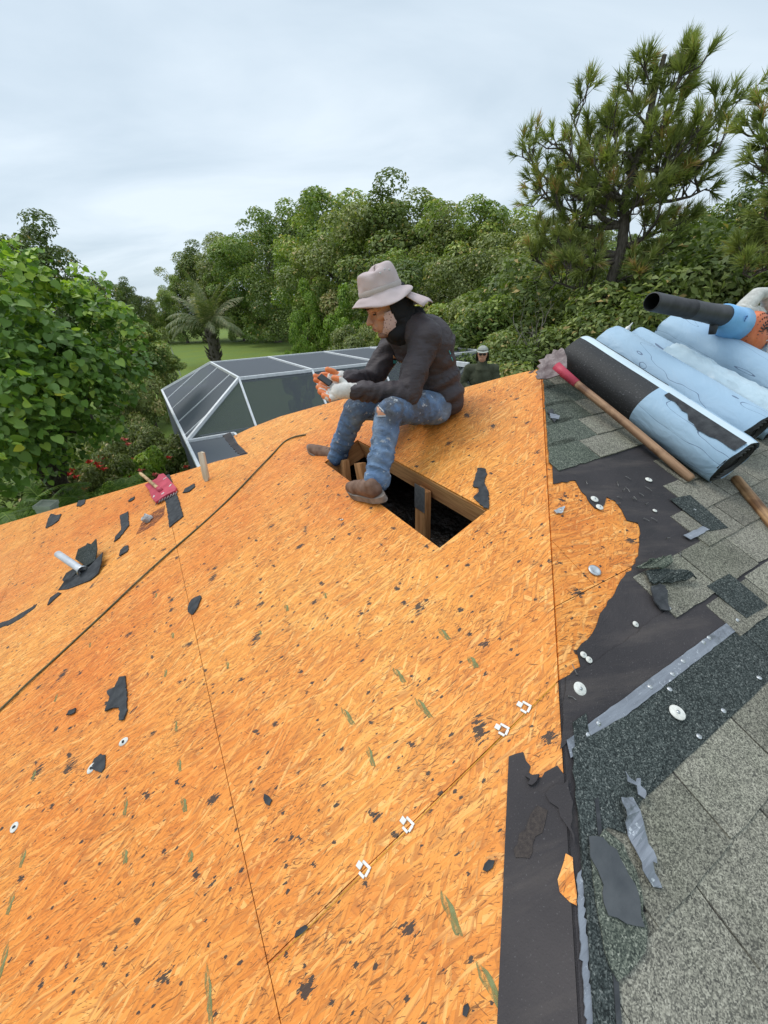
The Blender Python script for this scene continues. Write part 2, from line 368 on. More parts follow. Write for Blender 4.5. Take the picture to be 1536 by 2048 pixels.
F_OLIVE = foliage_mat('olive foliage', (0.104, 0.131, 0.043), (0.222, 0.253, 0.084), (0.409, 0.424, 0.164), (0.526, 0.409, 0.200))
F_YEL = foliage_mat('yellow green foliage', (0.081, 0.149, 0.020), (0.203, 0.311, 0.041), (0.378, 0.486, 0.068), (0.405, 0.405, 0.108))
F_HEART = foliage_mat('glossy heart leaves', (0.052, 0.106, 0.020), (0.137, 0.246, 0.043), (0.390, 0.504, 0.077), (0.600, 0.600, 0.081), .30, .46)
F_PINE = foliage_mat('pine needles', (0.113, 0.142, 0.044), (0.222, 0.258, 0.075), (0.394, 0.416, 0.120), (0.514, 0.287, 0.139), .22)
F_PALM = foliage_mat('palm frond', (0.056, 0.084, 0.028), (0.140, 0.168, 0.070), (0.308, 0.280, 0.154), (0.504, 0.392, 0.252), .2)
M_BARK = simple('bark', (.07, .058, .048), (.20, .17, .145), 8, .95, .1, 0, 1.0, .03, 6, (4, 4, 1))
def ground_material():
    m, t, b = mat('mown lawn', .9, .1); co = coord(t); n = noi(t, co, .35, 5); f = noi(t, co, 14, 6, .75); g = noi(t, co, 2.2, 5, .6)
    c = ramp(t, f, [(.3, (.085, .125, .028)), (.7, (.19, .27, .07))]); c = mixc(t, step(t, n, .4, .65), c, mixc(t, 1.0, c, (1.15, 1.05, .8), 'MULTIPLY'))
    c = mixc(t, mth(t, 'MULTIPLY', step(t, g, .55, .75), .5), c, (.12, .13, .05))
    t.links.new(c, b.inputs['Base Color']); bump(t, b, f, .8, .06); return m
gm = ground_material()
n_ = 24; gv = []; gf = []
for i in range(n_+1):
    for j in range(n_+1):
        u = (i/n_*2-1); v = (j/n_*2-1); x = math.copysign(abs(u)**2.5, u)*900; y = math.copysign(abs(v)**2.5, v)*900+30
        gv.append((x, y, 0))
for i in range(n_):
    for j in range(n_): a = i*(n_+1)+j; gf.append((a, a+n_+1, a+n_+2, a+1))
ids(mk('lawn', gv, gf, gm), 'mown green lawn round the house', None, None, 'structure')
slab('garden_bed', [jag([(-16, 3), (-9.5, 2.5), (-4.2, 8.2), (-5, 10.5), (-9, 10.8), (-17, 8)], .5, .12, 4)], .0, .03, simple('mulch', (.025, .018, .012), (.07, .05, .035), 30, .95), None, Matrix.Identity(4))['kind'] = 'structure'
# ------------------------------------------------------------------ leaf clouds
def leaf_quads(pos, nrm, size, asp=.5, fold=.25, rs=None):
    rs = rs or np.random
    n = len(pos); nrm = nrm/np.linalg.norm(nrm, axis=1)[:, None]
    r = rs.normal(size=(n, 3)); d = np.cross(nrm, r); d /= np.linalg.norm(d, axis=1)[:, None]; s = np.cross(nrm, d)
    size = np.asarray(size)[:, None]
    V = np.empty((n, 4, 3)); V[:, 0] = pos-d*size*.5; V[:, 1] = pos+s*size*asp*.5+nrm*size*fold*.3; V[:, 2] = pos+d*size*.5-nrm*size*.12; V[:, 3] = pos-s*size*asp*.5+nrm*size*fold*.3
    return V.reshape(-1, 3), np.arange(n*4).reshape(n, 4)
def crown_mesh(name, mat_, rx, ry, rz, nb, nl, leaf, seed, br=(.16, .30), asp=.5, low=-.75, lump=1.0):
    rs = np.random.RandomState(seed); P_, Nn, S_, T_ = [], [], [], []
    dims = np.array([rx, ry, rz])
    for i in range(nb):
        d = rs.normal(size=3); d /= np.linalg.norm(d)
        if d[2] < low: d[2] = -d[2]
        rr = rs.uniform(.45, .95)**.7; c = d*dims*rr*(1+.18*lump*math.sin(3*d[0]*2+seed)+.1*math.cos(5*d[1]+seed))
        br_ = rs.uniform(*br)*min(rx, rz)*(1.25-.35*rr); k = int(nl*(br_/(.23*min(rx, rz)))**2)
        u = rs.normal(size=(k, 3)); u /= np.linalg.norm(u, axis=1)[:, None]
        # leaves gather on the outward and upward side of each spray
        bias = d*.6+np.array([0, 0, .45]); u = u+bias*rs.uniform(0, 1, (k, 1)); u /= np.linalg.norm(u, axis=1)[:, None]
        rad = br_*(.55+.5*rs.rand(k, 1)**.6); p = c+u*rad*np.array([1.1, 1.1, .85])
        P_.append(p); Nn.append(u*.8+np.array([0, 0, .5])+rs.normal(size=(k, 3))*.45); S_.append(leaf*rs.uniform(.6, 1.35, k)); T_.append(np.clip(.45+rs.normal()*.17+rs.normal(size=k)*.16, 0, 1))
    P_, Nn, S_, T_ = map(np.concatenate, (P_, Nn, S_, T_))
    T_[rs.rand(len(T_)) < .025] = 1.1
    V, Fq = leaf_quads(P_, Nn, S_, asp, .25, rs)
    return npmesh(name, V, Fq, mat_, T_)
def branch_mb(mb, rs, a, d, L, r, depth, spread=.6, segs=4, ends=None, up=.1):
    pts = [Vector(a)]; d = Vector(d).normalized(); rad = [r]
    for i in range(segs):
        d = (d+Vector(rs.normal(size=3))*.16+Vector((0, 0, up))).normalized(); pts.append(pts[-1]+d*L/segs); rad.append(r*(1-.6*(i+1)/segs))
    mb.tube(pts, rad, 7 if depth > 1 else 5, cap=False)
    if ends is not None: ends.append((pts[-1], d, depth))
    if depth > 0:
        for k in range(rs.randint(2, 4)):
            i = rs.randint(1, segs+1); x = Vector(rs.normal(size=3)); nd = (d+x*spread).normalized()
            branch_mb(mb, rs, pts[i], nd, L*rs.uniform(.5, .75), rad[i]*.7, depth-1, spread, segs, ends, up)
def trunk_mesh(name, h, r, seed, spread=.55):
    rs = np.random.RandomState(seed); mb = MB(); pts = [Vector((0, 0, -.1))]; x = Vector((0, 0, 0))
    for i in range(5): x = x+Vector((rs.normal()*.12, rs.normal()*.12, h/5)); pts.append(x.copy())
    mb.tube(pts, [r*1.3]+[r*(1-.13*i) for i in range(5)], 9, cap=False)
    for k in range(5): branch_mb(mb, rs, pts[rs.randint(2, 6)], (rs.normal(), rs.normal(), .8), h*.42, r*.5, 2, spread)
    me = bpy.data.meshes.new(name); me.from_pydata(mb.v, [], mb.f); me.materials.append(M_BARK); me.polygons.foreach_set('use_smooth', [True]*len(me.polygons)); return me
def tree_thing(name, label, cat, loc, crown, trunk, sc_=(1, 1, 1), rot=0, group=None, ch=0):
    t = thing(name, label, cat, Matrix.Translation(loc) @ Matrix.Rotation(rot, 4, 'Z'), group)
    o = link(bpy.data.objects.new('trunk', trunk), t); o.scale = (sc_[0], sc_[1], sc_[2])
    c = link(bpy.data.objects.new('crown', crown), t); c.location = (0, 0, ch*sc_[2]); c.scale = sc_
    return t
crA = crown_mesh('belt_crown', F_DARK, 3.2, 3.2, 3.6, 95, 480, .15, 1, (.13, .25), .5)
crB = crown_mesh('belt_crown', F_OLIVE, 3.6, 3.4, 3.1, 100, 480, .145, 2, (.12, .24), .5)
crC = crown_mesh('belt_crown', F_MID, 3.1, 3.3, 3.5, 95, 480, .15, 3, (.12, .24), .5)
tkA = trunk_mesh('belt_trunk', 3.6, .2, 5); tkB = trunk_mesh('belt_trunk', 3.2, .17, 8)
# px of the crown top, distance, crown kind, width scale, label
BELT = [
 (-150, 512, 24, 0, 1.0, 'dark tree cut off by the left edge, rising behind the big heart-leaved tree'),
 (40, 474, 26, 0, .95, 'dark green tree whose top shows above the heart-leaved tree at the far left'),
 (-60, 572, 20, 2, .8, 'mid green tree filling the gap behind the heart-leaved tree'),
 (245, 568, 85, 0, .9, 'distant low rounded tree in the sky gap left of the tall belt'),
 (185, 587, 95, 2, .9, 'farthest low tree, leftmost in the sky gap'),
 (300, 602, 92, 1, .75, 'olive tree at the back of the lawn, left of the palm'),
 (380, 504, 86, 0, 1.05, 'dark tree at the left end of the tall belt, behind the palm'),
 (345, 557, 84, 2, .8, 'green tree stepping down from the belt above the palm fronds'),
 (455, 474, 80, 1, 1.05, 'olive tree right behind and above the palm'),
 (520, 436, 72, 2, 1.1, 'tall green tree of the belt, second hump from the left'),
 (600, 420, 60, 0, 1.1, 'dark tall tree of the belt left of the bucket hat'),
 (655, 392, 43, 2, 1.12, 'tall green tree peaking left of the highest gap'),
 (735, 412, 39, 1, 1.05, 'olive tree of the belt straight above the bucket hat'),
 (835, 392, 36, 0, 1.15, 'tallest dark tree of the belt, right above the hat'),
 (900, 424, 33, 1, 1.0, 'olive tree of the belt above the seated worker\'s back'),
 (960, 412, 31, 2, 1.05, 'bright green tree of the belt left of the pine'),
 (1040, 440, 28, 1, 1.0, 'olive tree behind the left limbs of the pine'),
 (1130, 470, 27, 0, 1.0, 'dark tree behind the lower crown of the pine'),
 (1240, 470, 27, 0, 1.0, 'dark tree directly behind the pine trunk'),
 (1340, 455, 26, 2, 1.0, 'green tree right of the pine trunk'),
 (1440, 415, 24, 0, 1.0, 'dark tree near the right edge below the cut-off pine'),
 (1545, 400, 23, 0, 1.0, 'dark tree cut by the right edge behind the leaf blower'),
]
for i, (px, py, D, kd, ws, lab) in enumerate(BELT):
    d = ray(px, py); v = CAM + d*(D/math.hypot(d.x, d.y)); top = v.z
    base = 3.6+3.6 if kd == 0 else (3.2+3.1 if kd == 1 else 3.3+3.5); s_ = top/(base*1.02)
    tree_thing('belt_tree', lab, 'tree', (v.x, v.y, 0), (crA, crB, crC)[kd], (tkA, tkB, tkA)[kd], (ws*max(s_, .85), ws*max(s_, .85), s_), random.uniform(0, 6.28), 'broadleaf trees of the belt round the garden', (3.6, 3.2, 3.3)[kd])
# lower, nearer bushes in front of the belt
bsA = crown_mesh('bush_crown', F_DARK, 1.9, 1.8, 1.9, 60, 380, .105, 11, (.16, .30), .5, -.9)
bsB = crown_mesh('bush_crown', F_MID, 1.8, 1.8, 1.9, 60, 380, .105, 12, (.16, .30), .5, -.9)
bsY = crown_mesh('bush_crown', F_YEL, 1.3, 1.2, 1.3, 38, 280, .10, 13, (.18, .30), .45, -.9)
bsO = crown_mesh('bush_crown', F_OLIVE, 1.9, 1.8, 1.6, 52, 380, .10, 14, (.16, .30), .5, -.9)
tkS = trunk_mesh('shrub_stem', 1.0, .06, 21)
BUSH = [ # px, py of top, distance, kind, width scale, label
 (610, 585, 36, 'Y', 1.0, 'yellow-green shrub left of the bucket hat brim'),
 (690, 600, 26, 'Y', .95, 'yellow-green shrub touching the hat brim from behind'),
 (590, 672, 22, 'Y', .5, 'small yellow-green shrub over the cage roof edge'),
 (720, 640, 21, 'O', .8, 'olive brown shrub just behind the bent face'),
 (655, 560, 38, 'B', 1.4, 'mid green bush above the yellow-green shrubs'),
 (540, 560, 72, 'A', 1.6, 'dark bush behind the right-hand palm fronds'),
 (480, 600, 80, 'B', 1.2, 'green bush at the foot of the belt right of the palm'),
 (800, 540, 27, 'A', 1.5, 'dark bush behind the hat crown'),
 (900, 585, 21, 'B', 1.3, 'bright green bush over the seated worker\'s back'),
 (960, 600, 15, 'B', 1.2, 'green bush behind the second worker'),
 (880, 640, 14.5, 'B', 1.0, 'low green bush at the seated worker\'s shoulder blade'),
 (1040, 640, 14, 'A', 1.2, 'dark bush right of the second worker'),
 (1010, 560, 17, 'O', 1.2, 'olive bush under the left pine limbs'),
 (1090, 560, 15, 'A', 1.4, 'dark bush left of the pine trunk'),
 (1180, 610, 13, 'A', 1.2, 'dark bush at the foot of the pine'),
 (1290, 560, 14, 'A', 1.4, 'dark bush above the blue rolls'),
 (1330, 520, 16, 'A', 1.5, 'dark bush right of the pine trunk'),
 (1430, 510, 14, 'A', 1.4, 'dark bush behind the blower tube'),
 (1530, 520, 13, 'O', 1.2, 'olive bush behind the blower engine'),
 (1250, 640, 11.5, 'A', 1.0, 'low dark bush just above the second blue roll'),
 (1110, 665, 11.5, 'A', 1.0, 'low dark bush just above the roof apex'),
 (1000, 690, 12, 'A', .9, 'low dark bush beside the second worker\'s arm'),
 (240, 610, 22, 'O', .8, 'pale olive rounded bush behind the heart-leaved tree'),
 (322, 625, 88, 'B', 1.2, 'green bush at the back of the lawn left of the palm'),
 (385, 585, 84, 'A', 1.3, 'dark bush directly behind the palm crown'),
]
for i, (px, py, D, kd, ws, lab) in enumerate(BUSH):
    d = ray(px, py); v = CAM + d*(D/math.hypot(d.x, d.y)); top = max(v.z, .8)
    me, hz = {'A': (bsA, 1.9), 'B': (bsB, 1.9), 'Y': (bsY, 1.3), 'O': (bsO, 1.6)}[kd]
    sz = top/(hz*1.75); sx = ws*max(.8, min(1.3, sz))
    tree_thing('garden_bush', lab, 'bush', (v.x, v.y, 0), me, tkS, (sx, sx, sz), random.uniform(0, 6.28), 'bushes in front of the tree belt', hz*.8)

# ------------------------------------------------------------------ the house and its roof
EAVE = 4.3; zE = P.z - S*EAVE
house = thing('house', 'low hip-roofed house under the workers, its old shingles half torn off to bare orange board', 'house', MH)
ch = EAVE*SC
deckL = [l2(-700, 1262), l2(-160, 1098), l2(0, 1050), l2(120, 1015), l2(250, 977), l2(370, 942), l2(435, 922), l2(495, 908), l2(486, 897), l2(476, 888), l2(467, 872), l2(500, 856), l2(560, 833), l2(685, 798), l2(800, 785), l2(925, 776), l2(1000, 756), l2(1040, 746), l2(1074, 739), l2(1083, 753)]
deckL = [(-ch, EAVE)] + [p for p in deckL if p[0] > -ch+.05] + [(-ch, -EAVE)]
deckL = [(x, y) if y > -1 and i < len(deckL)-2 else (x, y+.004) for i, (x, y) in enumerate(deckL)]
# the left plane meets the hip at y = -|x|/SC; trim a hair
HX0, HX1 = l2(878, 1095)[0], l2(975, 1020)[0]; HY0, HY1 = l2(975, 1020)[1], l2(720, 880)[1]+.02
sx1 = l2(420, 1400)[0]; sy1 = l2(830, 1640)[1]
pass
G = .0011
def panels(outline, rects, M, nm='sheathing_board'):
    for rl in rects:
        polys = []
        for (x0, x1, y0, y1) in rl:
            p = clip(outline, x0, x1, y0, y1)
            if len(p) > 2: polys.append(p)
        if polys: slab(nm, polys, -.012, 0, M_OSB, house, M)
X = [-ch-.1, sx1-1.22, sx1, HX0, HX1, .3]
panels(deckL, [
 [(X[0], X[1]-G, -5, -2.2)], [(X[0], X[1]-G, -2.2+2*G, .22)], [(X[0], X[1]-G, .22+2*G, 5)],
 [(X[1]+G, X[2]-G, -5, -2.5-G)], [(X[1]+G, X[2]-G, -2.5+G, 1.43)], [(X[1]+G, X[2]-G, 1.43+2*G, 5)],
 [(X[2]+G, X[3], -5, sy1-G)],
 [(X[2]+G, X[3], sy1+G, HY1+.15), (X[3], X[4], sy1+G, HY0), (X[4], X[5], sy1+G, HY0)],
 [(X[2]+G, X[3], HY1+.15+2*G, 5), (X[3], X[4], HY1, 5), (X[4], X[5], HY1+.001, 5)],
 [(X[4], X[5], HY0+.001, HY1)],
 [(X[3]+G, X[5], -5, sy1-G)],
], ML)
# right plane: triangle/trapezoid from the hip out to the far eave
WEST = 13.0
deckR = [(.005, 0), (WEST, 0), (WEST, -ch), (-EAVE+.005, -ch)]
ry = r2(1190, 1172)[1]; rx = r2(1190, 1172)[0]
panels(deckR, [
 [(-5, 5, -6, ry-1.22-G)], [(-5, rx+.26, ry-1.22+G, ry-G)], [(rx+.26+2*G, rx+2.7, ry-1.22+G, ry-G)], [(rx+2.7+2*G, 14, ry-1.22+G, ry-G)],
 [(-5, rx-G, ry+G, .1)], [(rx+G, rx+2.44, ry+G, .1)], [(rx+2.44+2*G, 14, ry+G, .1)]], MR)
# the slope behind the hip and ridge, still shingled
MBk = frame(-eh, (-ek+ez*S).normalized(), (-eh).cross((-ek+ez*S).normalized()), P)
mk('rear_slope', [MH @ Vector(v) for v in ((0.05, 0.0, P.z-.02), (WEST, 0.0, P.z-.02), (WEST, EAVE, zE-.02), (-EAVE, EAVE, zE-.02), (0.05, 0, P.z-.14), (WEST, 0, P.z-.14), (WEST, EAVE, zE-.14), (-EAVE, EAVE, zE-.14))], [(0, 1, 2, 3), (7, 6, 5, 4), (0, 4, 5, 1), (1, 5, 6, 2), (2, 6, 7, 3), (3, 7, 4, 0)], M_SH, house, Matrix.Identity(4))
m_ = MB(); H0, H1 = -EAVE, WEST
hb = lambda h0, h1, k0, k1, z0, z1: m_.box(((h0+h1)/2, (k0+k1)/2, (z0+z1)/2), (h1-h0, k1-k0, z1-z0))
wl = .45
hb(H0+wl, H1-wl, EAVE-wl-.2, EAVE-wl, 0, zE+.1); hb(H0+wl, H1-wl, -EAVE+wl, -EAVE+wl+.2, 0, zE+.1)
hb(H0+wl, H0+wl+.2, -EAVE+wl+.2, EAVE-wl-.2, 0, zE+.1); hb(H1-wl-.2, H1-wl, -EAVE+wl+.2, EAVE-wl-.2, 0, zE+.1)
m_.build('wall', M_STUCCO, house, MH)
m_ = MB()
hb(H0-.02, H1, EAVE-.01, EAVE+.015, zE-.2, zE-.03); hb(H0-.02, H0+.005, -EAVE, EAVE-.012, zE-.2, zE-.03); hb(H0, H1, -EAVE-.015, -EAVE+.01, zE-.2, zE-.03)
m_.build('fascia', M_WHITE, house, MH)
# --- felt underlay on the right plane, torn back from the hip
def pp(f, pts): return [f(x, y) for x, y in pts]
tear = [(1106, 969), (1150, 962), (1163, 985), (1180, 1008), (1190, 1018), (1203, 1018), (1208, 1010), (1212, 995), (1229, 1003), (1247, 1030), (1253, 1042), (1275, 1047), (1280, 1068), (1278, 1090), (1276, 1112), (1270, 1127), (1262, 1142), (1241, 1160), (1228, 1188), (1212, 1212), (1199, 1228), (1190, 1256), (1183, 1268), (1162, 1288), (1152, 1302), (1158, 1325), (1160, 1334), (1138, 1350), (1116, 1362)]
felt = jag(pp(r2, tear), .02, .0035, 3, False)
hipR = lambda t: (-t, -t*SC)           # points down the hip on the right plane
tt = 1.10
felt = felt + [(-.955*1.0, -.955*SC*1.0)]
felt = [p for p in felt]
a0 = r2(1116, 1362)
feltpoly = jag(pp(r2, tear), .02, .0035, 3, False) + [(-abs(a0[1])/SC+.004, a0[1]), (-EAVE+.02, -ch+.02), (WEST-.02, -ch+.02), (WEST-.02, -.01), (.02, -.02)]
# keep the strip along the hip above the tear clear of board
feltpoly[-1] = (.03, -.02)
felt_o = slab('felt_underlay', [feltpoly], .001, .004, M_FELT, house, MR)
# second lap of felt, its edge showing as a ridge along the course
lap = pp(r2, [(1160, 1342), (1230, 1295), (1330, 1222), (1420, 1160), (1500, 1100), (1590, 1040), (1590, 1130), (1470, 1240), (1135, 1482), (1118, 1500), (1108, 1420), (1094, 1376), (1130, 1356)])
lap = [(max(x, y/SC*1.0+.004) if False else x, y) for x, y in lap]
slab('felt_underlay', [jag([p for p in lap if p[0] >= p[1]/SC-.02], .03, .0015, 5)], .0045, .0075, M_FELT, house, MR)
# felt folded over the hip onto the left plane
fl = pp(l2, [(1018, 1514), (1047, 1505), (1052, 1522), (1058, 1546), (1072, 1556), (1084, 1556), (1100, 1540), (1115, 1532)])
hipL = lambda q: (-q*SC, -q)
q0 = -l2(1115, 1532)[1]
yb = l2(995, 2048); yt = l2(1018, 1514); dirv = ((yb[0]-yt[0]), (yb[1]-yt[1]))
ext = (yt[0]+dirv[0]*1.35, yt[1]+dirv[1]*1.35)
flp = jag(fl, .012, .0028, 8, False) + [hipL(q0+.02), hipL(2.6), ext]
slab('felt_underlay', [flp], .001, .004, M_FELT, house, ML)
# crust patch & small torn flaps on that felt
def patch(name, pts, M, f, z0, z1, mt, parent, step_=.012, amp=.003, seed=0, bend=None, offp=0): return slab(name, [jag(pp(f, pts), step_, amp, seed)], z0, z1, mt, parent, M, bend)
M_CRUST = simple('old asphalt crust', (.045, .038, .038), (.085, .07, .062), 160, .95, .1, 0, .8, .003)
patch('asphalt_crust', [(1075, 1612), (1096, 1622), (1090, 1650), (1066, 1690), (1060, 1718), (1032, 1716), (1028, 1700), (1052, 1660), (1062, 1630)], ML, l2, .0042, .0056, M_CRUST, house, seed=3)
patch('felt_flap', [(1052, 1556), (1080, 1552), (1075, 1566), (1066, 1574), (1058, 1572), (1062, 1562)], ML, l2, .005, .014, M_FELT, house, seed=4)
patch('felt_flap', [(1092, 1590), (1112, 1572), (1138, 1560), (1146, 1640), (1150, 1690), (1132, 1650), (1118, 1618), (1100, 1606)], MR if False else ML, l2, .006, .009, M_FELT, house, seed=6)
# bare board showing through a hole at the hip: a sliver laid on the felt's tear
patch('board_splinter', [(1132, 1708), (1146, 1716), (1150, 1760), (1154, 1812), (1140, 1805), (1120, 1785), (1116, 1760), (1124, 1738)], ML, l2, .0045, .006, M_OSB, house, seed=7)
# --- shingles, one tab at a time
TABW, EXPO = .262, .128
kS = r2(1300, 1362)[1]                 # the tape strip runs along this course
xt = r2(1135, 1480); xe = r2(1475, 1240)
k_strip = (xt[1]+xe[1])/2
bandD = r2(1339, 1540)[1]
SHREG = [(1074, 752), (1110, 742), (1700, 590), (2600, 700), (2600, 2600), (1260, 2600), (1195, 2048), (1178, 1900), (1160, 1740), (1146, 1600), (1128, 1500),
         (1135, 1482), (1475, 1238), (1452, 1150), (1330, 1230), (1300, 1185), (1263, 1142), (1330, 1106), (1370, 1080), (1405, 1066), (1385, 1010), (1345, 950), (1325, 915), (1303, 906), (1106, 971), (1098, 930), (1090, 850)]
k_c = r2(1459, 1680)[1]                # a course line measured in the photograph
rows = [k_c + EXPO*i for i in range(-24, 14)]
def tab_mesh(seed, mt, w=TABW-.006, h=EXPO+.03):
    rnd = random.Random(seed); v = []; n = 5
    for i in range(n+1):
        t = i/n; v.append((w*t, rnd.gauss(0, .0012)+(0 if 0 < i < n else .001)))
    poly = v + [(w+rnd.gauss(0, .0008), h*.5), (w, h), (0, h), (rnd.gauss(0, .0008), h*.5)]
    me = None
    vs = [(x, y, (.0078 - .0064*(y/h))) for x, y in poly] + [(x, y, .0008 - .0026*(y/h)) for x, y in poly]
    m = len(poly); fs = [tuple(range(m)), tuple(range(2*m-1, m-1, -1))] + [(i, i+m, (i+1) % m+m, (i+1) % m) for i in range(m)]
    me = bpy.data.meshes.new('shingle'); me.from_pydata(vs, [], fs); me.materials.append(mt); me.update(); return me
tabs = [tab_mesh(i, M_SH) for i in range(7)]; tabsD = [tab_mesh(i+20, M_SHD) for i in range(3)]; tabsG = [tab_mesh(i+30, M_SHG) for i in range(3)]
x_ref = r2(1459, 1680)[0]
ntab = 0; extra = []; cand = []
GREEN = [(1068, 750), (1180, 800), (1170, 860), (1175, 930), (1210, 945), (1106, 975)]
bandx = r2(1540, 1215)[0]
for ri, k in enumerate(rows):
    offx = x_ref + (TABW/2)*((ri-24) % 2) + .012*math.sin((ri-2)*1.7)
    for j in range(-16, 66):
        x0 = offx + j*TABW; hof = .012 if k > k_strip else .075
        if k+EXPO > .02 or k < -ch+.05 or x0 > WEST-.3: continue
        if x0+TABW < k/SC+hof+.02: continue
        hipcut = x0 < (k+EXPO)/SC+hof
        xm = x0+TABW/2 if not hipcut else (max(x0, (k+EXPO*.5)/SC+hof)+x0+TABW)/2
        c = MR @ Vector((xm, k+EXPO*.5, .004)); q = topx(c) if (c-CAM).dot(CF) > .15 else (1500, 4000)
        if q[0] < 1560 and q[1] < 2080 and not inpoly(q, SHREG): continue
        if k_strip-.17 < k+EXPO*.5 < k_strip-.005 and x0+TABW*.6 < bandx: continue
        cand.append((max(0, q[0]-1560)+max(0, q[1]-2080), ri, k, x0, hipcut, hof, q))
cand.sort(key=lambda c_: c_[0])
for sc_, ri, k, x0, hipcut, hof, q in cand:
    me = (tabsG if inpoly(q, GREEN) and random.random() < .55 else tabs)
    me = me[random.randrange(len(me))]
    if ntab >= 292 and not hipcut: extra.append((me, x0, k)); continue
    if ntab >= 299: continue
    if hipcut:      # trim the tab along the hip line
        hx = lambda y: y/SC+hof
        yb_, yt_ = k, min(k+EXPO+.025, 0); pl = [(max(x0, hx(yb_)), yb_), (x0+TABW-.003, yb_), (x0+TABW-.003, yt_)]
        if hx(yt_) > x0+TABW-.003: pl[-1] = (x0+TABW-.003, (x0+TABW-.003-hof)*SC)
        elif hx(yt_) > x0: pl.append((hx(yt_), yt_))
        else: pl.append((x0, yt_))
        if hx(yb_) < x0 < hx(yt_): pl.append((x0, (x0-hof)*SC))
        slab('shingle', [jag(pl, .03, .0018, ri)], .0045, .0085, M_SHG if inpoly(q, GREEN) else M_SH, house, MR); ntab += 1
        continue
    o = bpy.data.objects.new('shingle', me); link(o, house, MR @ Matrix.Translation((x0, k, .0042+random.random()*.0006)) @ Matrix.Rotation(random.gauss(0, .003), 4, 'Z')); ntab += 1
pass
if extra:
    vs, fs = [], []
    for me, x0, k in extra:
        b = len(vs); vs += [MR @ Vector((v.co.x+x0, v.co.y+k, v.co.z+.0042)) for v in me.vertices]; fs += [tuple(b+i for i in p.vertices) for p in me.polygons]
    o = mk('shingle_field', vs, fs, M_SH, house, Matrix.Identity(4)); o['kind'] = 'stuff'
# dark unweathered headlap band under the strip
bx0, bx1 = r2(1135, 1480)[0]-.03, r2(1540, 1215)[0]
xx = bx0; i = 0
while xx < bx1+.1:
    w_ = .76 if i == 0 else .9
    slab('shingle', [jag([(max(xx, (k_strip-.155)/SC+.06), k_strip-.155), (min(xx+w_, bx1), k_strip-.155), (min(xx+w_, bx1), k_strip-.004), (max(xx, k_strip/SC+.06), k_strip-.004)], .06, .0008, i)], .002, .0085, M_SHD, house, MR); xx += w_+.003; i += 1
    if i > 3: break
slab('shingle', [jag(pp(r2, [(1139, 1500), (1300, 1400), (1330, 1520), (1285, 1590), (1252, 1640), (1245, 1668), (1210, 1655), (1172, 1672), (1160, 1700), (1150, 1620)]), .02, .002, 8)], .0088, .0116, M_SHD, house, MR)
slab('shingle', [jag(pp(r2, [(1408, 1176), (1453, 1151), (1530, 1214), (1487, 1240)]), .03, .0008, 3)], .0095, .0125, M_SHD, house, MR)
slab('shingle', [jag(pp(r2, [(1336, 1002), (1376, 994), (1452, 1060), (1415, 1066)]), .03, .0008, 4)], .0095, .0125, M_SHD, house, MR)
slab('shingle', [jag(pp(r2, [(1361, 1075), (1400, 1057), (1414, 1064), (1376, 1084)]), .02, .001, 5)], .0132, .0150, M_TAPE, house, MR)
# tape strip (release film side of a shingle) and its nails
stp = pp(r2, [(1129, 1482), (1475, 1229), (1486, 1250), (1137, 1518)])
slab('tar_strip', [jag(stp, .02, .0006, 12)], .0092, .0102, M_TAPE, house, MR)
# ragged cap edge along the hip: narrow layers stepping down
def hipband(q0, q1, w0, w1, z0, z1, mt, nm, seed, off=0.0):
    pts = [(-q, -q*SC) for q in np.linspace(q0, q1, 30)]
    rnd = random.Random(seed); a = [(x+off+w0+rnd.gauss(0, .002), y) for x, y in pts]; b = [(x+off+w1+rnd.gauss(0, .003), y) for x, y in pts[::-1]]
    return slab(nm, [a+b], z0, z1, mt, house, MR)
qs = -xt[1]/SC
hipband(qs-.02, 2.6, .030, .082, .005, .0115, M_SHD, 'cap_shingle', 1)
hipband(qs+.16, qs+.3, .012, .03, .0055, .008, M_TAPE, 'tar_strip', 2)
hipband(qs+.62, qs+.9, .014, .036, .0055, .009, M_TAPE, 'tar_strip', 3)
hipband(qs+.1, 2.6, .079, .088, .0122, .014, M_SCRAP, 'cap_edge', 5)
# grey underside patch and green patch lower right
patch('cap_shingle', [(1172, 1690), (1200, 1660), (1238, 1690), (1262, 1740), (1276, 1800), (1284, 1870), (1280, 1900), (1250, 1940), (1225, 1960), (1200, 1900), (1188, 1830), (1178, 1760)], MR, r2, .0125, .0165, M_SHG, house, .015, .0015, 5)
patch('torn_felt_patch', [(1168, 1674), (1195, 1676), (1222, 1700), (1245, 1750), (1264, 1786), (1276, 1853), (1240, 1846), (1205, 1830), (1196, 1805), (1196, 1770), (1185, 1742), (1170, 1715)], MR, r2, .0185, .0205, simple('grey torn felt', (.055, .06, .066), (.085, .09, .095), 20, .85), house, .012, .002, 6)
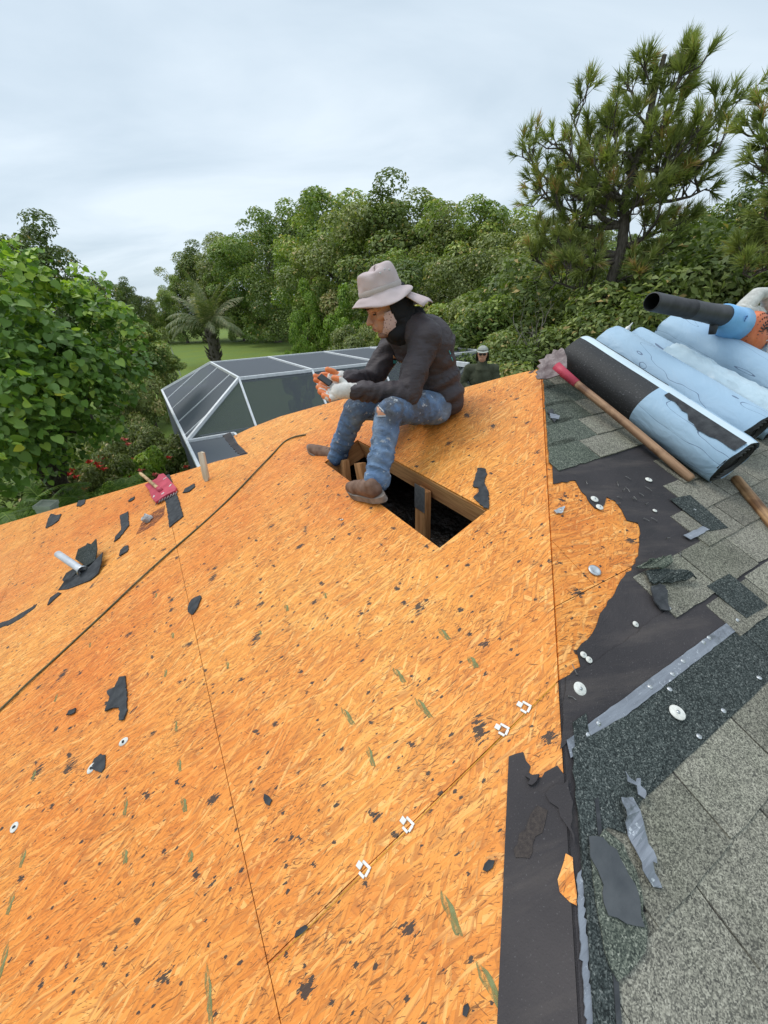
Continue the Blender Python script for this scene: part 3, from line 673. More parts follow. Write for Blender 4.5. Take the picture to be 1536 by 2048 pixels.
# joists and trusses under the hole
ll = lambda x, y, z: ML @ Vector((x, y, z))
yd, xd = (HY0+HY1)/2, 0
def timber(nm, a, b, w_, h_, up, mt=M_LUM):
    m = MB(); a, b = Vector(a), Vector(b); L_ = (b-a).length; m.box((0, 0, 0), (w_, L_, h_)); d = (b-a).normalized(); x = d.cross(up).normalized(); z = x.cross(d)
    return bevel(m.build(nm, mt, house, frame(x, d, z, (a+b)/2)), .003)
timber('rafter_plate', ll(HX1+.017, HY0-.06, -.012-.065), ll(HX1+.017, HY1+.10, -.012-.065), .038, .13, nL)
pz = ll(HX1-.022, l2(835, 955)[1], -.075); timber('web_post', pz, pz-ez*1.5, .036, .089, ek)
m = MB(); m.box((0, 0, 0), (.003, .085, .13)); m.build('nail_plate', M_TIN, house, frame(eh, ek, ez, pz-eh*.0200-ez*.045))
timber('rafter_plate', ll(HX0-.2, HY1+.017, -.012-.055), ll(HX1-.004, HY1+.017, -.012-.055), .038, .11, nL)
a = ll(HX1-.1, HY1-.16, -.05); timber('web_brace', a, a+Vector((.18, -.32, -1.2)), .038, .089, ek)
timber('web_brace', a+Vector((-.10, .08, 0)), a+Vector((-.05, -.1, -1.3)), .038, .089, ek)
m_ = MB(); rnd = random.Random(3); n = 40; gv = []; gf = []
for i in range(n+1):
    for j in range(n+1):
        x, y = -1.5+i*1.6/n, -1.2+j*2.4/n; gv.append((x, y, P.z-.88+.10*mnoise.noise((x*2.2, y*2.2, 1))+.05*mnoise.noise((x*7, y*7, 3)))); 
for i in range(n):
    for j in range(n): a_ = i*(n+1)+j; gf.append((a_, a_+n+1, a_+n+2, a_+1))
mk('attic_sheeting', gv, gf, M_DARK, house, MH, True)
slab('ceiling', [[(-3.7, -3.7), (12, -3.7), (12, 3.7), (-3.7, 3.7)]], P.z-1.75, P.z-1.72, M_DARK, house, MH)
# yellow chalk string and plastic clips on it
a, b = l2(1112, 1368), l2(548, 1925)
M_YEL = simple('yellow string', (.50, .27, .02), (.60, .36, .03), 50, .8)
m = MB(); m.tube([(a[0], a[1], .0035), ((a[0]+b[0])/2, (a[1]+b[1])/2, .0025), (b[0], b[1], .0035)], .0007, 5); m.build('chalk_string', M_YEL, house, ML)
def clip_thing(px, py, rot, s=1):
    x, y = l2(px, py); m = MB(); w_ = .0075*s
    m.box((0, .012*s, .002), (w_*2.1, .017*s, .003)); m.box((-.0125*s, -.007*s, .002), (w_, .020*s, .003)); m.box((.0125*s, -.006*s, .002), (w_, .030*s, .003)); m.box((0, -.0185*s, .002), (.018*s, w_, .003))
    o = m.build('plastic_clip', M_WHITE, house, ML @ Matrix.Translation((x, y, .001)) @ Matrix.Rotation(rot, 4, 'Z')); bevel(o, .0012)
ua = math.atan2(a[1]-b[1], a[0]-b[0])
for px, py in ((1047, 1414), (1003, 1459), (813, 1648), (726, 1737)): clip_thing(px, py, ua+.25+random.uniform(-.1, .1), .80)
# clay-coloured nails, washers on felt
M_WASH = simple('chalky plastic washer', (.50, .49, .44), (.74, .73, .68), 90, .6, .3)
def washer(M, xy, r=.0135, z=.006, tilt=.05, mt=M_WASH):
    m = MB(); m.lathe([(0, .0022), (r*.3, .0024), (r*.42, .0012), (r*.9, .0012), (r, 0), (r, -.001)], n=20); m.lathe([(0, .0048), (r*.24, .0042), (r*.26, .001)], n=10, mi=1)
    m.build('washer', [mt, M_TIN], house, M @ Matrix.Translation((*xy, z)) @ Matrix.Rotation(tilt, 4, 'X'), True)
for px, py, r in ((1157, 1380, .017), (1348, 1428, .019), (1187, 1001, .015), (1197, 1017, .014), (1295, 962, .014), (1268, 1251, .009), (1307, 1024, .008), (1164, 1312, .009), (1175, 1322, .009)): washer(MR, r2(px, py), r, .013 if px in (1348,) else .0085, random.uniform(-.15, .15))
for px, py in ((1470, 1244), (1413, 1279), (1361, 1325), (1340, 1351), (1295, 1376), (1193, 1450), (1172, 1473), (1334, 1381), (1512, 1358), (1392, 1475), (1441, 1424), (1386, 1024), (1335, 1221), (1402, 1288)): washer(MR, r2(px, py), .0065, .0105, random.uniform(-.3, .3), M_TIN)
washer(ML, l2(1122, 1020), .006, .002, .2, M_TIN)
# loose roofing nails
M_NAIL = simple('galvanised nail', (.10, .095, .09), (.24, .23, .22), 90, .5, .5, .6)
rnd = random.Random(5)
for i, (px, py) in enumerate(((1232, 968), (1248, 978), (1243, 985), (1262, 1000), (1237, 1010), (1288, 1012), (1300, 985), (1276, 990), (1170, 966), (1270, 1003), (1383, 1074), (1358, 1108), (1150, 1352), (1132, 1395), (1240, 1000), (1258, 962), (1215, 1005), (1284, 1040), (1310, 1045), (1330, 1080))):
    x, y = r2(px, py); a = rnd.uniform(0, 6.28); L_ = rnd.uniform(.016, .028); m = MB()
    m.tube([(0, 0, .0015), (L_*.5, 0, .003), (L_, rnd.gauss(0, .002), .0015)], .0011, 6); m.lathe([(0, 0), (.0032, 0), (.0032, .001), (0, .001)], (0, 0, .0015), 8, Matrix.Rotation(1.4, 3, 'Y'))
    m.build('roofing_nail', M_NAIL, house, MR @ Matrix.Translation((x, y, .0085)) @ Matrix.Rotation(a, 4, 'Z'))
# faded green stud marks printed on the boards
def print_mat():
    m, t, b = mat('faded green print', .7, .2); co = coord(t); n = noi(t, co, 55, 4, .7); t.links.new(ramp(t, n, [(.3, (.20, .21, .08)), (.7, (.27, .29, .13))]), b.inputs['Base Color'])
    tr = N(t, 'ShaderNodeBsdfTransparent'); ms = N(t, 'ShaderNodeMixShader'); k = mth(t, 'MULTIPLY', step(t, noi(t, mapv(t, co, .1, (18, 60, 1)), 1, 5, .75), .40, .60), .75)
    t.links.new(k, ms.inputs[0]); t.links.new(tr.outputs[0], ms.inputs[1]); t.links.new(b.outputs[0], ms.inputs[2]); t.links.new(ms.outputs[0], t.nodes['Material Output'].inputs[0]); return m
M_GRN = print_mat()
M_STAIN = M_GRN.copy(); M_STAIN.name = 'worn red brown stain'
for n_ in M_STAIN.node_tree.nodes:
    if n_.type == 'VALTORGB': n_.color_ramp.elements[0].color = (.16, .05, .03, 1); n_.color_ramp.elements[1].color = (.34, .13, .07, 1)
for px, py, L_, w_ in ((945, 1323, .05, .02), (846, 1415, .08, .018), (798, 1350, .07, .016), (888, 1268, .06, .018), (695, 1432, .075, .016), (741, 1512, .06, .016), (901, 1826, .075, .02), (982, 1975, .08, .02), (368, 1608, .055, .018), (359, 1530, .05, .014), (251, 1612, .06, .014), (352, 1450, .06, .012), (250, 1712, .045, .018), (381, 1712, .03, .016), (46, 1715, .06, .016), (68, 1548, .05, .014), (22, 1805, .06, .018), (418, 1990, .11, .015), (6, 1925, .09, .018), (573, 1215, .05, .016), (331, 1345, .05, .014), (345, 1270, .05, .014), (312, 1190, .045, .013), (180, 1290, .04, .012), (455, 1330, .04, .012), (650, 1190, .045, .012), (520, 1265, .03, .012), (112, 1395, .05, .012)):
    x, y = l2(px, py); a = ua + R_(85) + random.uniform(-.15, .15)
    pts = [(-L_*.5, -w_*.35), (L_*.1, -w_*.5), (L_*.5, w_*.1), (L_*.25, w_*.5), (-L_*.4, w_*.3)]
    slab('printed_mark', [jag(pts, .008, .001, int(px))], .0003, .0007, M_GRN, house, ML @ Matrix.Translation((x, y, 0)) @ Matrix.Rotation(a, 4, 'Z'))
# ------------------------------------------------------------------ pool cage behind the house
def screen_mat():
    m, t, b = mat('insect screen', .8, .1); b.inputs['Base Color'].default_value = (.105, .115, .13, 1)
    lw = N(t, 'ShaderNodeLayerWeight', inp={'Blend': .5}); tr = N(t, 'ShaderNodeBsdfTransparent', inp={0: (.80, .84, .82, 1)}); ms = N(t, 'ShaderNodeMixShader')
    mr_ = N(t, 'ShaderNodeMapRange', inp={1: .20, 2: .70, 3: .58, 4: .94}); t.links.new(lw.outputs['Facing'], mr_.inputs[0]); t.links.new(mr_.outputs[0], ms.inputs[0])
    t.links.new(tr.outputs[0], ms.inputs[1]); t.links.new(b.outputs[0], ms.inputs[2]); t.links.new(ms.outputs[0], t.nodes['Material Output'].inputs[0]); return m
M_SCR = screen_mat(); M_ALU = simple('white aluminium', (.62, .63, .64), (.74, .75, .76), 12, .4, .4)
cage = thing('pool_cage', 'screened pool enclosure with white frame and dark mesh roof behind the house', 'pool enclosure', MH)
hL, hT, hE, k0, kT, kF, kE = -1.50, -.15, 6.6, 6.85, 7.75, 11.4, 13.6
zT = HC-1.3; zl = zE-.03
def quad(nm, pts, mt=M_SCR): mk(nm, pts, [tuple(range(len(pts)))], mt, cage)
quad('screen_panel', [(hL, k0, zl), (hT, kT, zT), (hT, kF, zT), (hL, kE, zl)])
bays = [hT, 1.5, 3.3, 4.95, hE]
for a, b in zip(bays[:-1], bays[1:]):
    quad('screen_panel', [(a, kT, zT), (b, kT, zT), (b, kF, zT), (a, kF, zT)])
    quad('screen_panel', [(a, k0, zl), (b, k0, zl), (b, kT, zT), (a, kT, zT)])
    quad('screen_panel', [(a, kE, zl), (b, kE, zl), (b, kF, zT), (a, kF, zT)])
quad('screen_panel', [(hL, k0, zl), (hT, k0, zl), (hT, kT, zT)])
for a, b in zip([hL]+bays[:-1], bays): quad('screen_panel', [(a, EAVE+.02, zl-.01), (b, EAVE+.02, zl-.01), (b, k0, zl-.01), (a, k0, zl-.01)])
quad('screen_panel', [(hL, EAVE, 0), (hL, kE, 0), (hL, kE, zl), (hL, EAVE, zl)]); quad('screen_panel', [(hL, kE, 0), (hE, kE, 0), (hE, kE, zl), (hL, kE, zl)])
def frm(a, b, w_=.06): m = MB(); m.beam(a, b, w_, w_*1.5); bevel(m.build('frame_beam', M_ALU, cage), .006)
frm((hL, EAVE-.1, zl), (hL, kE, zl), .055); frm((hL, kE, zl), (hE, kE, zl)); frm((hL, k0, zl), (hT, kT, zT), .055); frm((hL, kE, zl), (hT, kF, zT))
frm((hT, kT, zT), (hE, kT, zT), .05); frm((hT, kF, zT), (hE, kF, zT), .045)
for h in bays:
    frm((h, kT, zT+.005), (h, kF, zT+.005), .05); frm((h, k0, zl), (h, kT, zT), .045); frm((h, kF, zT), (h, kE, zl), .05)
for k in (7.3, 8.6, 10.2, 11.8):
    f_ = min(1, (k-k0)/(kT-k0)) if k < kF else (kE-k)/(kE-kF)
    frm((hL, k, zl), (hL+(hT-hL)*f_, k, zl+(zT-zl)*f_), .026)
for h in (hT-.45,)+tuple(bays[1:-1]): frm((h, EAVE+.02, zl), (h, k0, zl), .045)
frm((hT, k0, zl), (hE, k0, zl), .05); frm((hL, kE, .95), (hE, kE, .95), .045)
for k in (5.6, 7.7, 10.6, kE): frm((hL, k, 0), (hL, k, zl), .05)
for h in (1.4, 3.2, 5.0, hE): frm((h, kE, 0), (h, kE, zl), .05)
# low flat screened lean-to between the eave and the cage, left of the ragged corner
frm((hL, k0, zl+.01), (hT-.45, k0, zl+.01), .045)
a_, b_ = [iMH @ atz(*c, HC-1.3) for c in ((937, 730), (902, 726))]
frm(a_, b_, .07); frm(a_, (a_.x, a_.y, 0), .07); frm(a_, iMH @ atz(912, 756, HC-1.75), .05)
quad('screen_panel', [tuple(a_), tuple(b_), (b_.x, b_.y, 0), (a_.x, a_.y, 0)])
slab('pool_deck', [[(hL, EAVE-.4), (hE, EAVE-.4), (hE, kE), (hL, kE)]], .0, .06, simple('concrete deck', (.34, .36, .34), (.42, .43, .40), 3, .85), None, MH)['kind'] = 'structure'
slab('pool_water', [[(.2, 7.2), (5.4, 7.2), (5.4, 11.8), (.2, 11.8)]], .06, .075, simple('pool water', (.03, .075, .06), (.04, .10, .085), 1, .08, .5), None, MH)['kind'] = 'structure'
# ragged felt hanging over the hip corner, by the lean-to
patch('felt_flap', [(446, 872), (462, 866), (470, 884), (482, 898), (496, 907), (480, 911), (462, 893)], ML, l2, .002, .008, M_FELT, house, seed=9)

# ------------------------------------------------------------------ rolls of underlayment on the ridge
def film_mat():
    m, t, b = mat('blue release film', .46, .25); co = coord(t)
    n = noi(t, co, 2.2, 3); c = ramp(t, n, [(.3, (.27, .395, .52)), (.7, (.36, .49, .61))])
    oi = N(t, 'ShaderNodeObjectInfo'); ad = N(t, 'ShaderNodeVectorMath', operation='ADD'); t.links.new(co, ad.inputs[0]); cx = N(t, 'ShaderNodeCombineXYZ'); t.links.new(mth(t, 'MULTIPLY', oi.outputs['Random'], 40.0), cx.inputs[0]); t.links.new(cx.outputs[0], ad.inputs[1])
    v = mapv(t, ad.outputs[0], 0, (3.2, .8, 3.2)); q = noi(t, v, 1.15, 3, .62, .5)
    ln = mth(t, 'LESS_THAN', mth(t, 'ABSOLUTE', mth(t, 'SUBTRACT', q, .5)), .0026)
    c = mixc(t, mth(t, 'MULTIPLY', ln, .9), c, (.10, .14, .22))
    t.links.new(c, b.inputs['Base Color']); h1 = noi(t, mapv(t, ad.outputs[0], .5, (7, 2.5, 7)), 1.6, 4, .5, 1.2); bump(t, b, mth(t, 'ADD', h1, mth(t, 'MULTIPLY', mth(t, 'ABSOLUTE', mth(t, 'SUBTRACT', q, .5)), 1.2)), .7, .012); return m
M_FILM = film_mat()
def black_mat():
    m, t, b = mat('granular black membrane', .6, .4); co = coord(t); f = noi(t, co, 160, 2); n = noi(t, mapv(t, co, 0, (4, 1.2, 4)), 2, 4)
    c = ramp(t, n, [(.3, (.012, .012, .013)), (.7, (.028, .028, .03))]); c = mixc(t, mth(t, 'GREATER_THAN', f, .66), c, (.09, .09, .095)); t.links.new(c, b.inputs['Base Color']); bump(t, b, f, .5, .002); return m
M_BLK = black_mat()
ROLLS = [
 (.16, -.955, -.03, .120, 'half-unwrapped roll of black underlayment with torn blue film, nearest the axe-like tearing tool'),
 (.50, -.86, .035, .122, 'blue roll of underlayment, next behind the half-unwrapped black one'),
 (.83, -.86, .07, .098, 'thinner blue roll with the crumpled wrapper, between two thicker blue rolls'),
 (1.22, -.80, .10, .135, 'thick blue roll right in front of the leaf blower tube'),
 (1.57, -.80, .13, .130, 'blue roll below the leaf blower\'s taped collar'),
 (1.98, -1.0, -.10, .120, 'blue roll lying under the orange blower engine, cut by the right edge'),
]
for i, (x, y0, y1, r, lab) in enumerate(ROLLS):
    T = thing('underlayment_roll', lab, 'roll', MR @ Matrix.Translation((x, (y0+y1)/2, 0)) @ Matrix.Rotation(random.gauss(0, .012)-(.05 if i == 0 else .02), 4, 'Z'), 'underlayment rolls laid side by side below the ridge')
    L_ = y1-y0; rnd = random.Random(i); n = 40; seg = 26; sag = .90
    mb = MB()
    for jj in range(seg+1):
        yy = -L_/2+L_*jj/seg
        for a in range(n):
            an = 2*math.pi*a/n; rr = r*(1+.018*mnoise.noise((math.cos(an)*2, math.sin(an)*2, yy*5+i*7))+.010*mnoise.noise((an*3, yy*11, i)))
            if jj in (0, seg): rr *= .97
            mb.v.append((rr*1.05*math.cos(an), yy+.006*mnoise.noise((an*2, 0, i))*(jj in (0, seg)), r*sag+rr*sag*math.sin(an)))
    for jj in range(seg):
        for a in range(n): mb.f.append((jj*n+a, jj*n+(a+1) % n, (jj+1)*n+(a+1) % n, (jj+1)*n+a)); mb.m.append(0)
    if i == 0:
        # material per face: black membrane on the far part, film on the near third, a light strip along the top
        mi = []
        for jj in range(seg):
            for a in range(n):
                fr = jj/seg; an = 360*(a+.5)/n; tear_ = .40+.04*math.sin(an*.2)
                if 84 < an < 106: mi.append(2)
                elif fr > .44: mi.append(1)
                elif fr < .40+.0 and 106 < an: mi.append(0)
                elif an > 106 or an < 84: mi.append(0)
                else: mi.append(0)
        mb.m = mi; mats = [M_FILM, M_BLK, simple('pale film strip', (.48, .58, .65), (.58, .68, .73), 4, .35, .5)]
        mb.build('membrane', mats, T, None, True)
        # torn grey edge of the inner membrane, exposed beside the pale strip
        V = []; yr = [(-L_/2+.01)+k_*(L_*.40)/14 for k_ in range(15)]; g = MB()
        for k_, yy in enumerate(yr):
            a0_, a1_ = R_(107), R_(107+ (34 if k_ < 9 else 22)*(1-.75*abs(k_/14-.35))+rnd.uniform(-4, 4))
            for an in (a0_, (a0_+a1_)/2, a1_): g.v.append(((r+.0035)*1.05*math.cos(an), yy, r*sag+(r+.0035)*sag*math.sin(an)))
        for k_ in range(14):
            for q in range(2): g.f.append((k_*3+q, k_*3+q+1, (k_+1)*3+q+1, (k_+1)*3+q)); g.m.append(0)
        g.build('torn_wrapper', M_SCRAP, T, None, True)
    else: mb.build('membrane', M_FILM, T, None, True)
    # rolled-up ends: coiled rim
    for sgn in (-1, 1):
        m = MB(); pts = []; 
        for k_ in range(90): an = k_/89*2*math.pi*4.5; rr = r*(.32+.64*k_/89); pts.append((rr*math.cos(an)*1.05, sgn*(L_/2-.004), r*sag+rr*sag*math.sin(an)))
        m.tube(pts, .0042, 4); m.lathe([(0, 0), (r*.96, 0)], (0, 0, 0), 28); 
        nv = 28*2
        for q in range(len(m.v)-nv, len(m.v)):
            vx, vy, vz = m.v[q]; m.v[q] = (vx*1.05, sgn*(L_/2-.012), r*sag+vy*sag)
        m.build('roll_end', [M_BLK, M_WHITE], T)
    if i == 2:
        w_ = []; g = MB(); A, B = 14, 22
        for a in range(A+1):
            for bq in range(B+1):
                an = R_(150)-R_(120)*a/A; yy = -L_/2+.02+(L_*.72)*bq/B
                lift = .012+.020*abs(mnoise.noise((a*.45, bq*.35, 5)))+.012*mnoise.noise((a*.9, bq*.8, 9)); lift *= (1 if 0 < a < A else .6)
                wob_ = .03*mnoise.noise((bq*.4, 3, 1)) if a in (0, A) else 0
                g.v.append(((r+lift)*1.08*math.cos(an+wob_), yy, r*sag+(r+lift)*sag*math.sin(an+wob_)))
        for a in range(A):
            for bq in range(B): g.f.append((a*(B+1)+bq, (a+1)*(B+1)+bq, (a+1)*(B+1)+bq+1, a*(B+1)+bq+1)); g.m.append(0)
        g.build('crumpled_wrapper', simple('loose blue wrap', (.38, .50, .58), (.50, .61, .67), 5, .3, .5, 0, .5, .01), T, None, True)
# white rag end poking up behind the second roll
mb = MB(); mb.lathe([(.018, 0), (.022, .02), (.014, .035), (.016, .05), (.006, .06), (.003, .085)], n=9, wob=lambda v, a, i: Vector((v.x*(1+.25*math.sin(3*a+i)), v.y*(1+.2*math.cos(2*a+i*2)), v.z)))
o = mb.build('plastic_knot', M_WHITE, None, MR @ Matrix.Translation((.72, .09, .12)) @ Matrix.Rotation(.4, 4, 'Y'), True); ids(o, 'small crumpled white plastic knot sticking up between two blue rolls', 'plastic knot')

# ------------------------------------------------------------------ tearing fork with wooden handle
def wood_handle_mat(nm, a, b_):
    m, t, b = mat(nm, .55, .3); co = coord(t); g = noi(t, mapv(t, co, 0, (2.5, 40, 40)), 1, 5, .65, .8); d = noi(t, co, 9, 4)
    c = ramp(t, g, [(.3, a), (.65, b_)]); c = mixc(t, step(t, d, .5, .68), c, mixc(t, 1.0, c, (.42, .36, .33), 'MULTIPLY')); t.links.new(c, b.inputs['Base Color']); bump(t, b, g, .3, .002); return m
M_HAND = wood_handle_mat('worn brown handle', (.16, .08, .045), (.40, .24, .14))
M_HAND2 = wood_handle_mat('pale wooden handle', (.42, .26, .12), (.62, .44, .24))
M_RUST = simple('dirty pinkish steel', (.10, .065, .065), (.34, .28, .27), 25, .6, .4, .4, .8, .004)
M_RED = simple('chipped red paint', (.34, .022, .05), (.52, .06, .10), 12, .5, .4)
pa, pb = MR @ Vector((*r2(1118, 738, .085), .085)), MR @ Vector((*r2(1385, 960, .022), .022))
pa = onplane(MR, 1118, 738, .10); pb = onplane(MR, 1384, 959, .024)
dx = (pb-pa).normalized(); dz = (nR - dx*nR.dot(dx)).normalized(); dy = dz.cross(dx); FT = frame(dx, dy, dz, pa); L_ = (pb-pa).length
T = thing('tearing_fork', 'long wooden-handled roof tearing fork with red socket and grimy steel head, leaning along the rolls', 'roofing tool', FT)
m = MB(); m.tube([(.08, 0, 0), (.25, .0, .002), (L_*.55, 0, .004), (L_*.8, 0, .002), (L_-.01, 0, 0), (L_, 0, 0)], [.017, .018, .0185, .019, .019, .014], 14); m.build('handle', M_HAND, T, None, True)
m = MB(); m.tube([(-.02, 0, .0), (.03, 0, 0), (.125, 0, 0)], [.026, .023, .0195], 14); m.build('socket', M_RED, T, None, True)
hp = [(.03, -.022), (-.01, -.075), (-.05, -.105), (-.07, -.095), (-.066, -.08), (-.085, -.075), (-.078, -.05), (-.10, -.045), (-.092, -.02), (-.115, -.012), (-.095, .012), (-.10, .035), (-.08, .05), (-.088, .075), (-.065, .08), (-.06, .10), (-.045, .10), (-.005, .07), (.03, .022)]
slab('fork_head', [hp], -.004, .004, M_RUST, T, None, lambda x, y: .25*max(0, -x)**1.2*.6+.6*y*y)
for o in T.children:
    if o.name.startswith('fork_head'): bevel(o, .002); o.matrix_basis = Matrix.Rotation(R_(38), 4, 'X') @ Matrix.Rotation(R_(14), 4, 'Z')
pa, pb = onplane(MR, 1470, 956, .022), onplane(MR, 1560, 1068, .022); dx = (pb-pa).normalized(); dz = (nR-dx*nR.dot(dx)).normalized()
m = MB(); m.tube([(0, 0, 0), (.01, 0, 0), (.2, .002, 0), (.8, 0, 0)], [.016, .02, .021, .021], 12); o = m.build('wooden_pole', wood_handle_mat('peeling pole', (.13, .065, .03), (.46, .27, .13)), None, frame(dx, dz.cross(dx), dz, pa), True); ids(o, 'second bare wooden pole end on the shingles, cut off by the right edge', 'pole')

# ------------------------------------------------------------------ leaf blower lying on the rolls
M_TUBE = simple('scuffed black tube', (.02, .019, .021), (.055, .052, .056), 14, .5, .4, 0, .4, .002)
M_EYEB = simple('bore shade', (.004, .004, .004), (.006, .006, .006), 5, .9)  # near-black colour stands for the shade inside the hollow tube mouth
M_BTAPE = simple('light blue tape', (.16, .40, .70), (.24, .50, .80), 10, .35, .5)
M_ORG = simple('faded orange plastic', (.50, .10, .03), (.68, .19, .075), 18, .5, .4)
M_GRY = simple('dirty white plastic', (.30, .29, .26), (.62, .61, .57), 22, .6, .3)
A = onplane(MR, 1303, 603, .42); B = onplane(MR, 1447, 632, .34); dx = (B-A).normalized(); dz = (ez-dx*ez.dot(dx)).normalized(); dy = dz.cross(dx)
BL = (B-A).length
T = thing('leaf_blower', 'leaf blower with long black tube, light blue tape and orange engine resting on the rolls', 'leaf blower', frame(dx, dy, dz, A)); q = BL/.62
m = MB(); m.tube([(.0*q, 0, 0), (.002*q, 0, 0), (.006*q, 0, 0), (.01*q, 0, 0), (.30*q, 0, 0), (.302*q, 0, 0), (.31*q, 0, 0), (.38*q, 0, 0), (.385*q, 0, 0), (.47*q, 0, 0), (.62*q, 0, 0)], [v*q for v in (.033, .0365, .0375, .0380, .039, .042, .042, .040, .0415, .043, .050)], 20, cap=False)
m.build('tube', M_TUBE, T, None, True)
m = MB(); m.tube([(.0005*q, 0, 0), (.05*q, 0, 0), (.14*q, 0, 0)], [.0332*q, .031*q, .004*q], 20, cap=False); m.build('tube_bore', M_EYEB, T, None, True)
m = MB(); m.tube([(.56*q, 0, -.03*q), (.575*q, 0, -.085*q)], [.02*q, .016*q], 10); m.build('tube_foot', M_TUBE, T, None, True)
m = MB(); m.tube([(.605*q, 0, 0), (.64*q, 0, -.005*q), (.70*q, 0, -.02*q), (.755*q, 0, -.03*q)], [.056*q, .062*q, .075*q, .088*q], 22); m.build('taped_collar', M_BTAPE, T, None, True)
m = MB(); m.lathe([(.010*q, 0), (.014*q, 0), (.014*q, .001), (.010*q, .001), (.010*q, 0)], n=20); m.box((0, 0, .0005), (.004*q, .010*q, .001)); m.build('maker_emblem', simple('dark blue ink', (.02, .07, .25), (.02, .07, .25)), T, Matrix(frame(dx, dy, dz, A)) @ Matrix.Translation((.685*q, -.071*q, -.005*q)) @ Matrix.Rotation(R_(90), 4, 'X') @ Matrix.Rotation(.15, 4, 'Y'))
c0 = Vector((.86*q, -.03*q, -.06*q))
m = MB(); m.lathe([(0, .07*q), (.06*q, .07*q), (.092*q, .055*q), (.105*q, .02*q), (.105*q, -.07*q), (.09*q, -.09*q), (0, -.09*q)], c0, 28, Matrix.Rotation(R_(78), 3, 'X')); m.box(c0+Vector((.11*q, 0, .02*q)), (.17*q, .13*q, .12*q)); m.box(c0+Vector((.05*q, .03*q, .075*q)), (.10*q, .07*q, .05*q)); bevel(m.build('engine_cover', M_ORG, T, None, True), .006*q)
m = MB()
for r_ in (.028, .044, .060, .076, .092):
    for k_ in range(int(10+r_*220)):
        an = 2*math.pi*k_/int(10+r_*220); m.box(c0+Vector((r_*q*math.cos(an), -(.0705 if r_ < .06 else .0705-.9*(r_-.06))*q, r_*q*math.sin(an))), (.0045*q, .003*q, .011*q), Matrix.Rotation(-an+R_(90), 3, 'Y'))
m.build('intake_grille', M_TUBE, T)
m = MB(); m.tube([c0+Vector((-.05*q, .05*q, .08*q)), c0+Vector((-.01*q, .05*q, .13*q)), c0+Vector((.05*q, .05*q, .185*q)), c0+Vector((.13*q, .05*q, .20*q)), c0+Vector((.20*q, .05*q, .17*q)), c0+Vector((.23*q, .05*q, .09*q))], [.045*q, .042*q, .036*q, .03*q, .03*q, .035*q], 12); m.tube([c0+Vector((-.13*q, .04*q, .06*q)), c0+Vector((0, .05*q, .09*q)), c0+Vector((.12*q, .05*q, .09*q))], [.06*q, .055*q, .05*q], 12); m.build('housing', M_GRY, T, None, True)
m = MB(); m.box(c0+Vector((.04*q, -.02*q, .085*q)), (.035*q, .03*q, .03*q)); bevel(m.build('stop_switch', M_TUBE, T), .003)
m = MB(); rnd = random.Random(2)
for k_ in range(3): m.tube([c0+Vector((.03*q+.1*q*t, -.09*q+.02*rnd.gauss(0, 1)*q, (-.05+.05*math.sin(7*t+k_*2))*q)) for t in np.linspace(0, 1.4, 14)], .003*q, 5)
m.build('starter_cord', M_WHITE, T, None, True)

# ------------------------------------------------------------------ loose things on the bare boards
def scrap(label, pts, f=l2, M=ML, th=.005, z=.001, cat='shingle scrap', name='shingle_scrap', mt=None, seed=0, curl=.004, group='torn shingle scraps left on the boards'):
    p2 = pp(f, pts); cx, cy = sum(p[0] for p in p2)/len(p2), sum(p[1] for p in p2)/len(p2)
    poly = jag([(x-cx, y-cy) for x, y in p2], .009, .0016, seed)
    o = slab(name, [poly], z, z+th, mt or M_SCRAP, None, M @ Matrix.Translation((cx, cy, 0)), lambda x, y: curl*(.5+mnoise.noise(((x+cx)*22, (y+cy)*22, seed))))
    return ids(o, label, cat, group)
scrap('dark torn scrap nearest the left edge, beside the grey planter', [(92, 1057), (97, 1040), (103, 1028), (113, 1031), (124, 1029), (118, 1042), (104, 1052)], seed=1)
scrap('small ragged scrap right on the roof edge above the fern', [(154, 1013), (158, 1002), (172, 1000), (170, 1008), (161, 1014)], seed=2)
scrap('long hourglass-shaped dark scrap between the vent pipe and the metal collar', [(229, 1085), (233, 1072), (244, 1061), (242, 1045), (241, 1032), (258, 1024), (258, 1040), (259, 1052), (248, 1066), (241, 1076)], seed=3)
scrap('small oval dark scrap below the hourglass-shaped one', [(240, 1113), (242, 1101), (251, 1093), (258, 1092), (257, 1103), (248, 1109)], seed=4)
scrap('dark scrap with a ragged hole under the red ripper head', [(318, 957), (340, 950), (349, 976), (358, 1000), (368, 1033), (340, 1056), (337, 1032), (333, 1006), (322, 984)], seed=5)
scrap('slim leaf-shaped dark scrap right of the red ripper', [(366, 987), (372, 978), (390, 968), (391, 974), (380, 984)], seed=6)
scrap('tiny dark flake left of the red ripper', [(257, 1004), (262, 998), (270, 994), (269, 999), (262, 1004)], seed=7)
scrap('triangular dark scrap on the long board seam', [(377, 1216), (385, 1201), (402, 1192), (404, 1197), (397, 1216), (386, 1230), (378, 1226)], seed=8)
scrap('largest dark torn scrap with a tail, alone on the left boards', [(221, 1397), (217, 1384), (232, 1375), (240, 1355), (253, 1353), (254, 1370), (257, 1385), (255, 1405), (257, 1420), (250, 1440), (241, 1442), (243, 1424), (241, 1416), (226, 1418), (212, 1424), (216, 1412)], seed=9)
scrap('small flat flake below and left of the largest torn scrap', [(135, 1432), (140, 1422), (154, 1417), (152, 1426), (142, 1431)], seed=10)
scrap('smooth grey crooked scrap between the hole and the shingles', [(946, 974), (951, 955), (956, 938), (972, 940), (973, 952), (969, 966), (975, 980), (978, 988), (979, 1010), (978, 1020), (962, 1012), (947, 996), (958, 986), (958, 978)], seed=11, curl=.002)
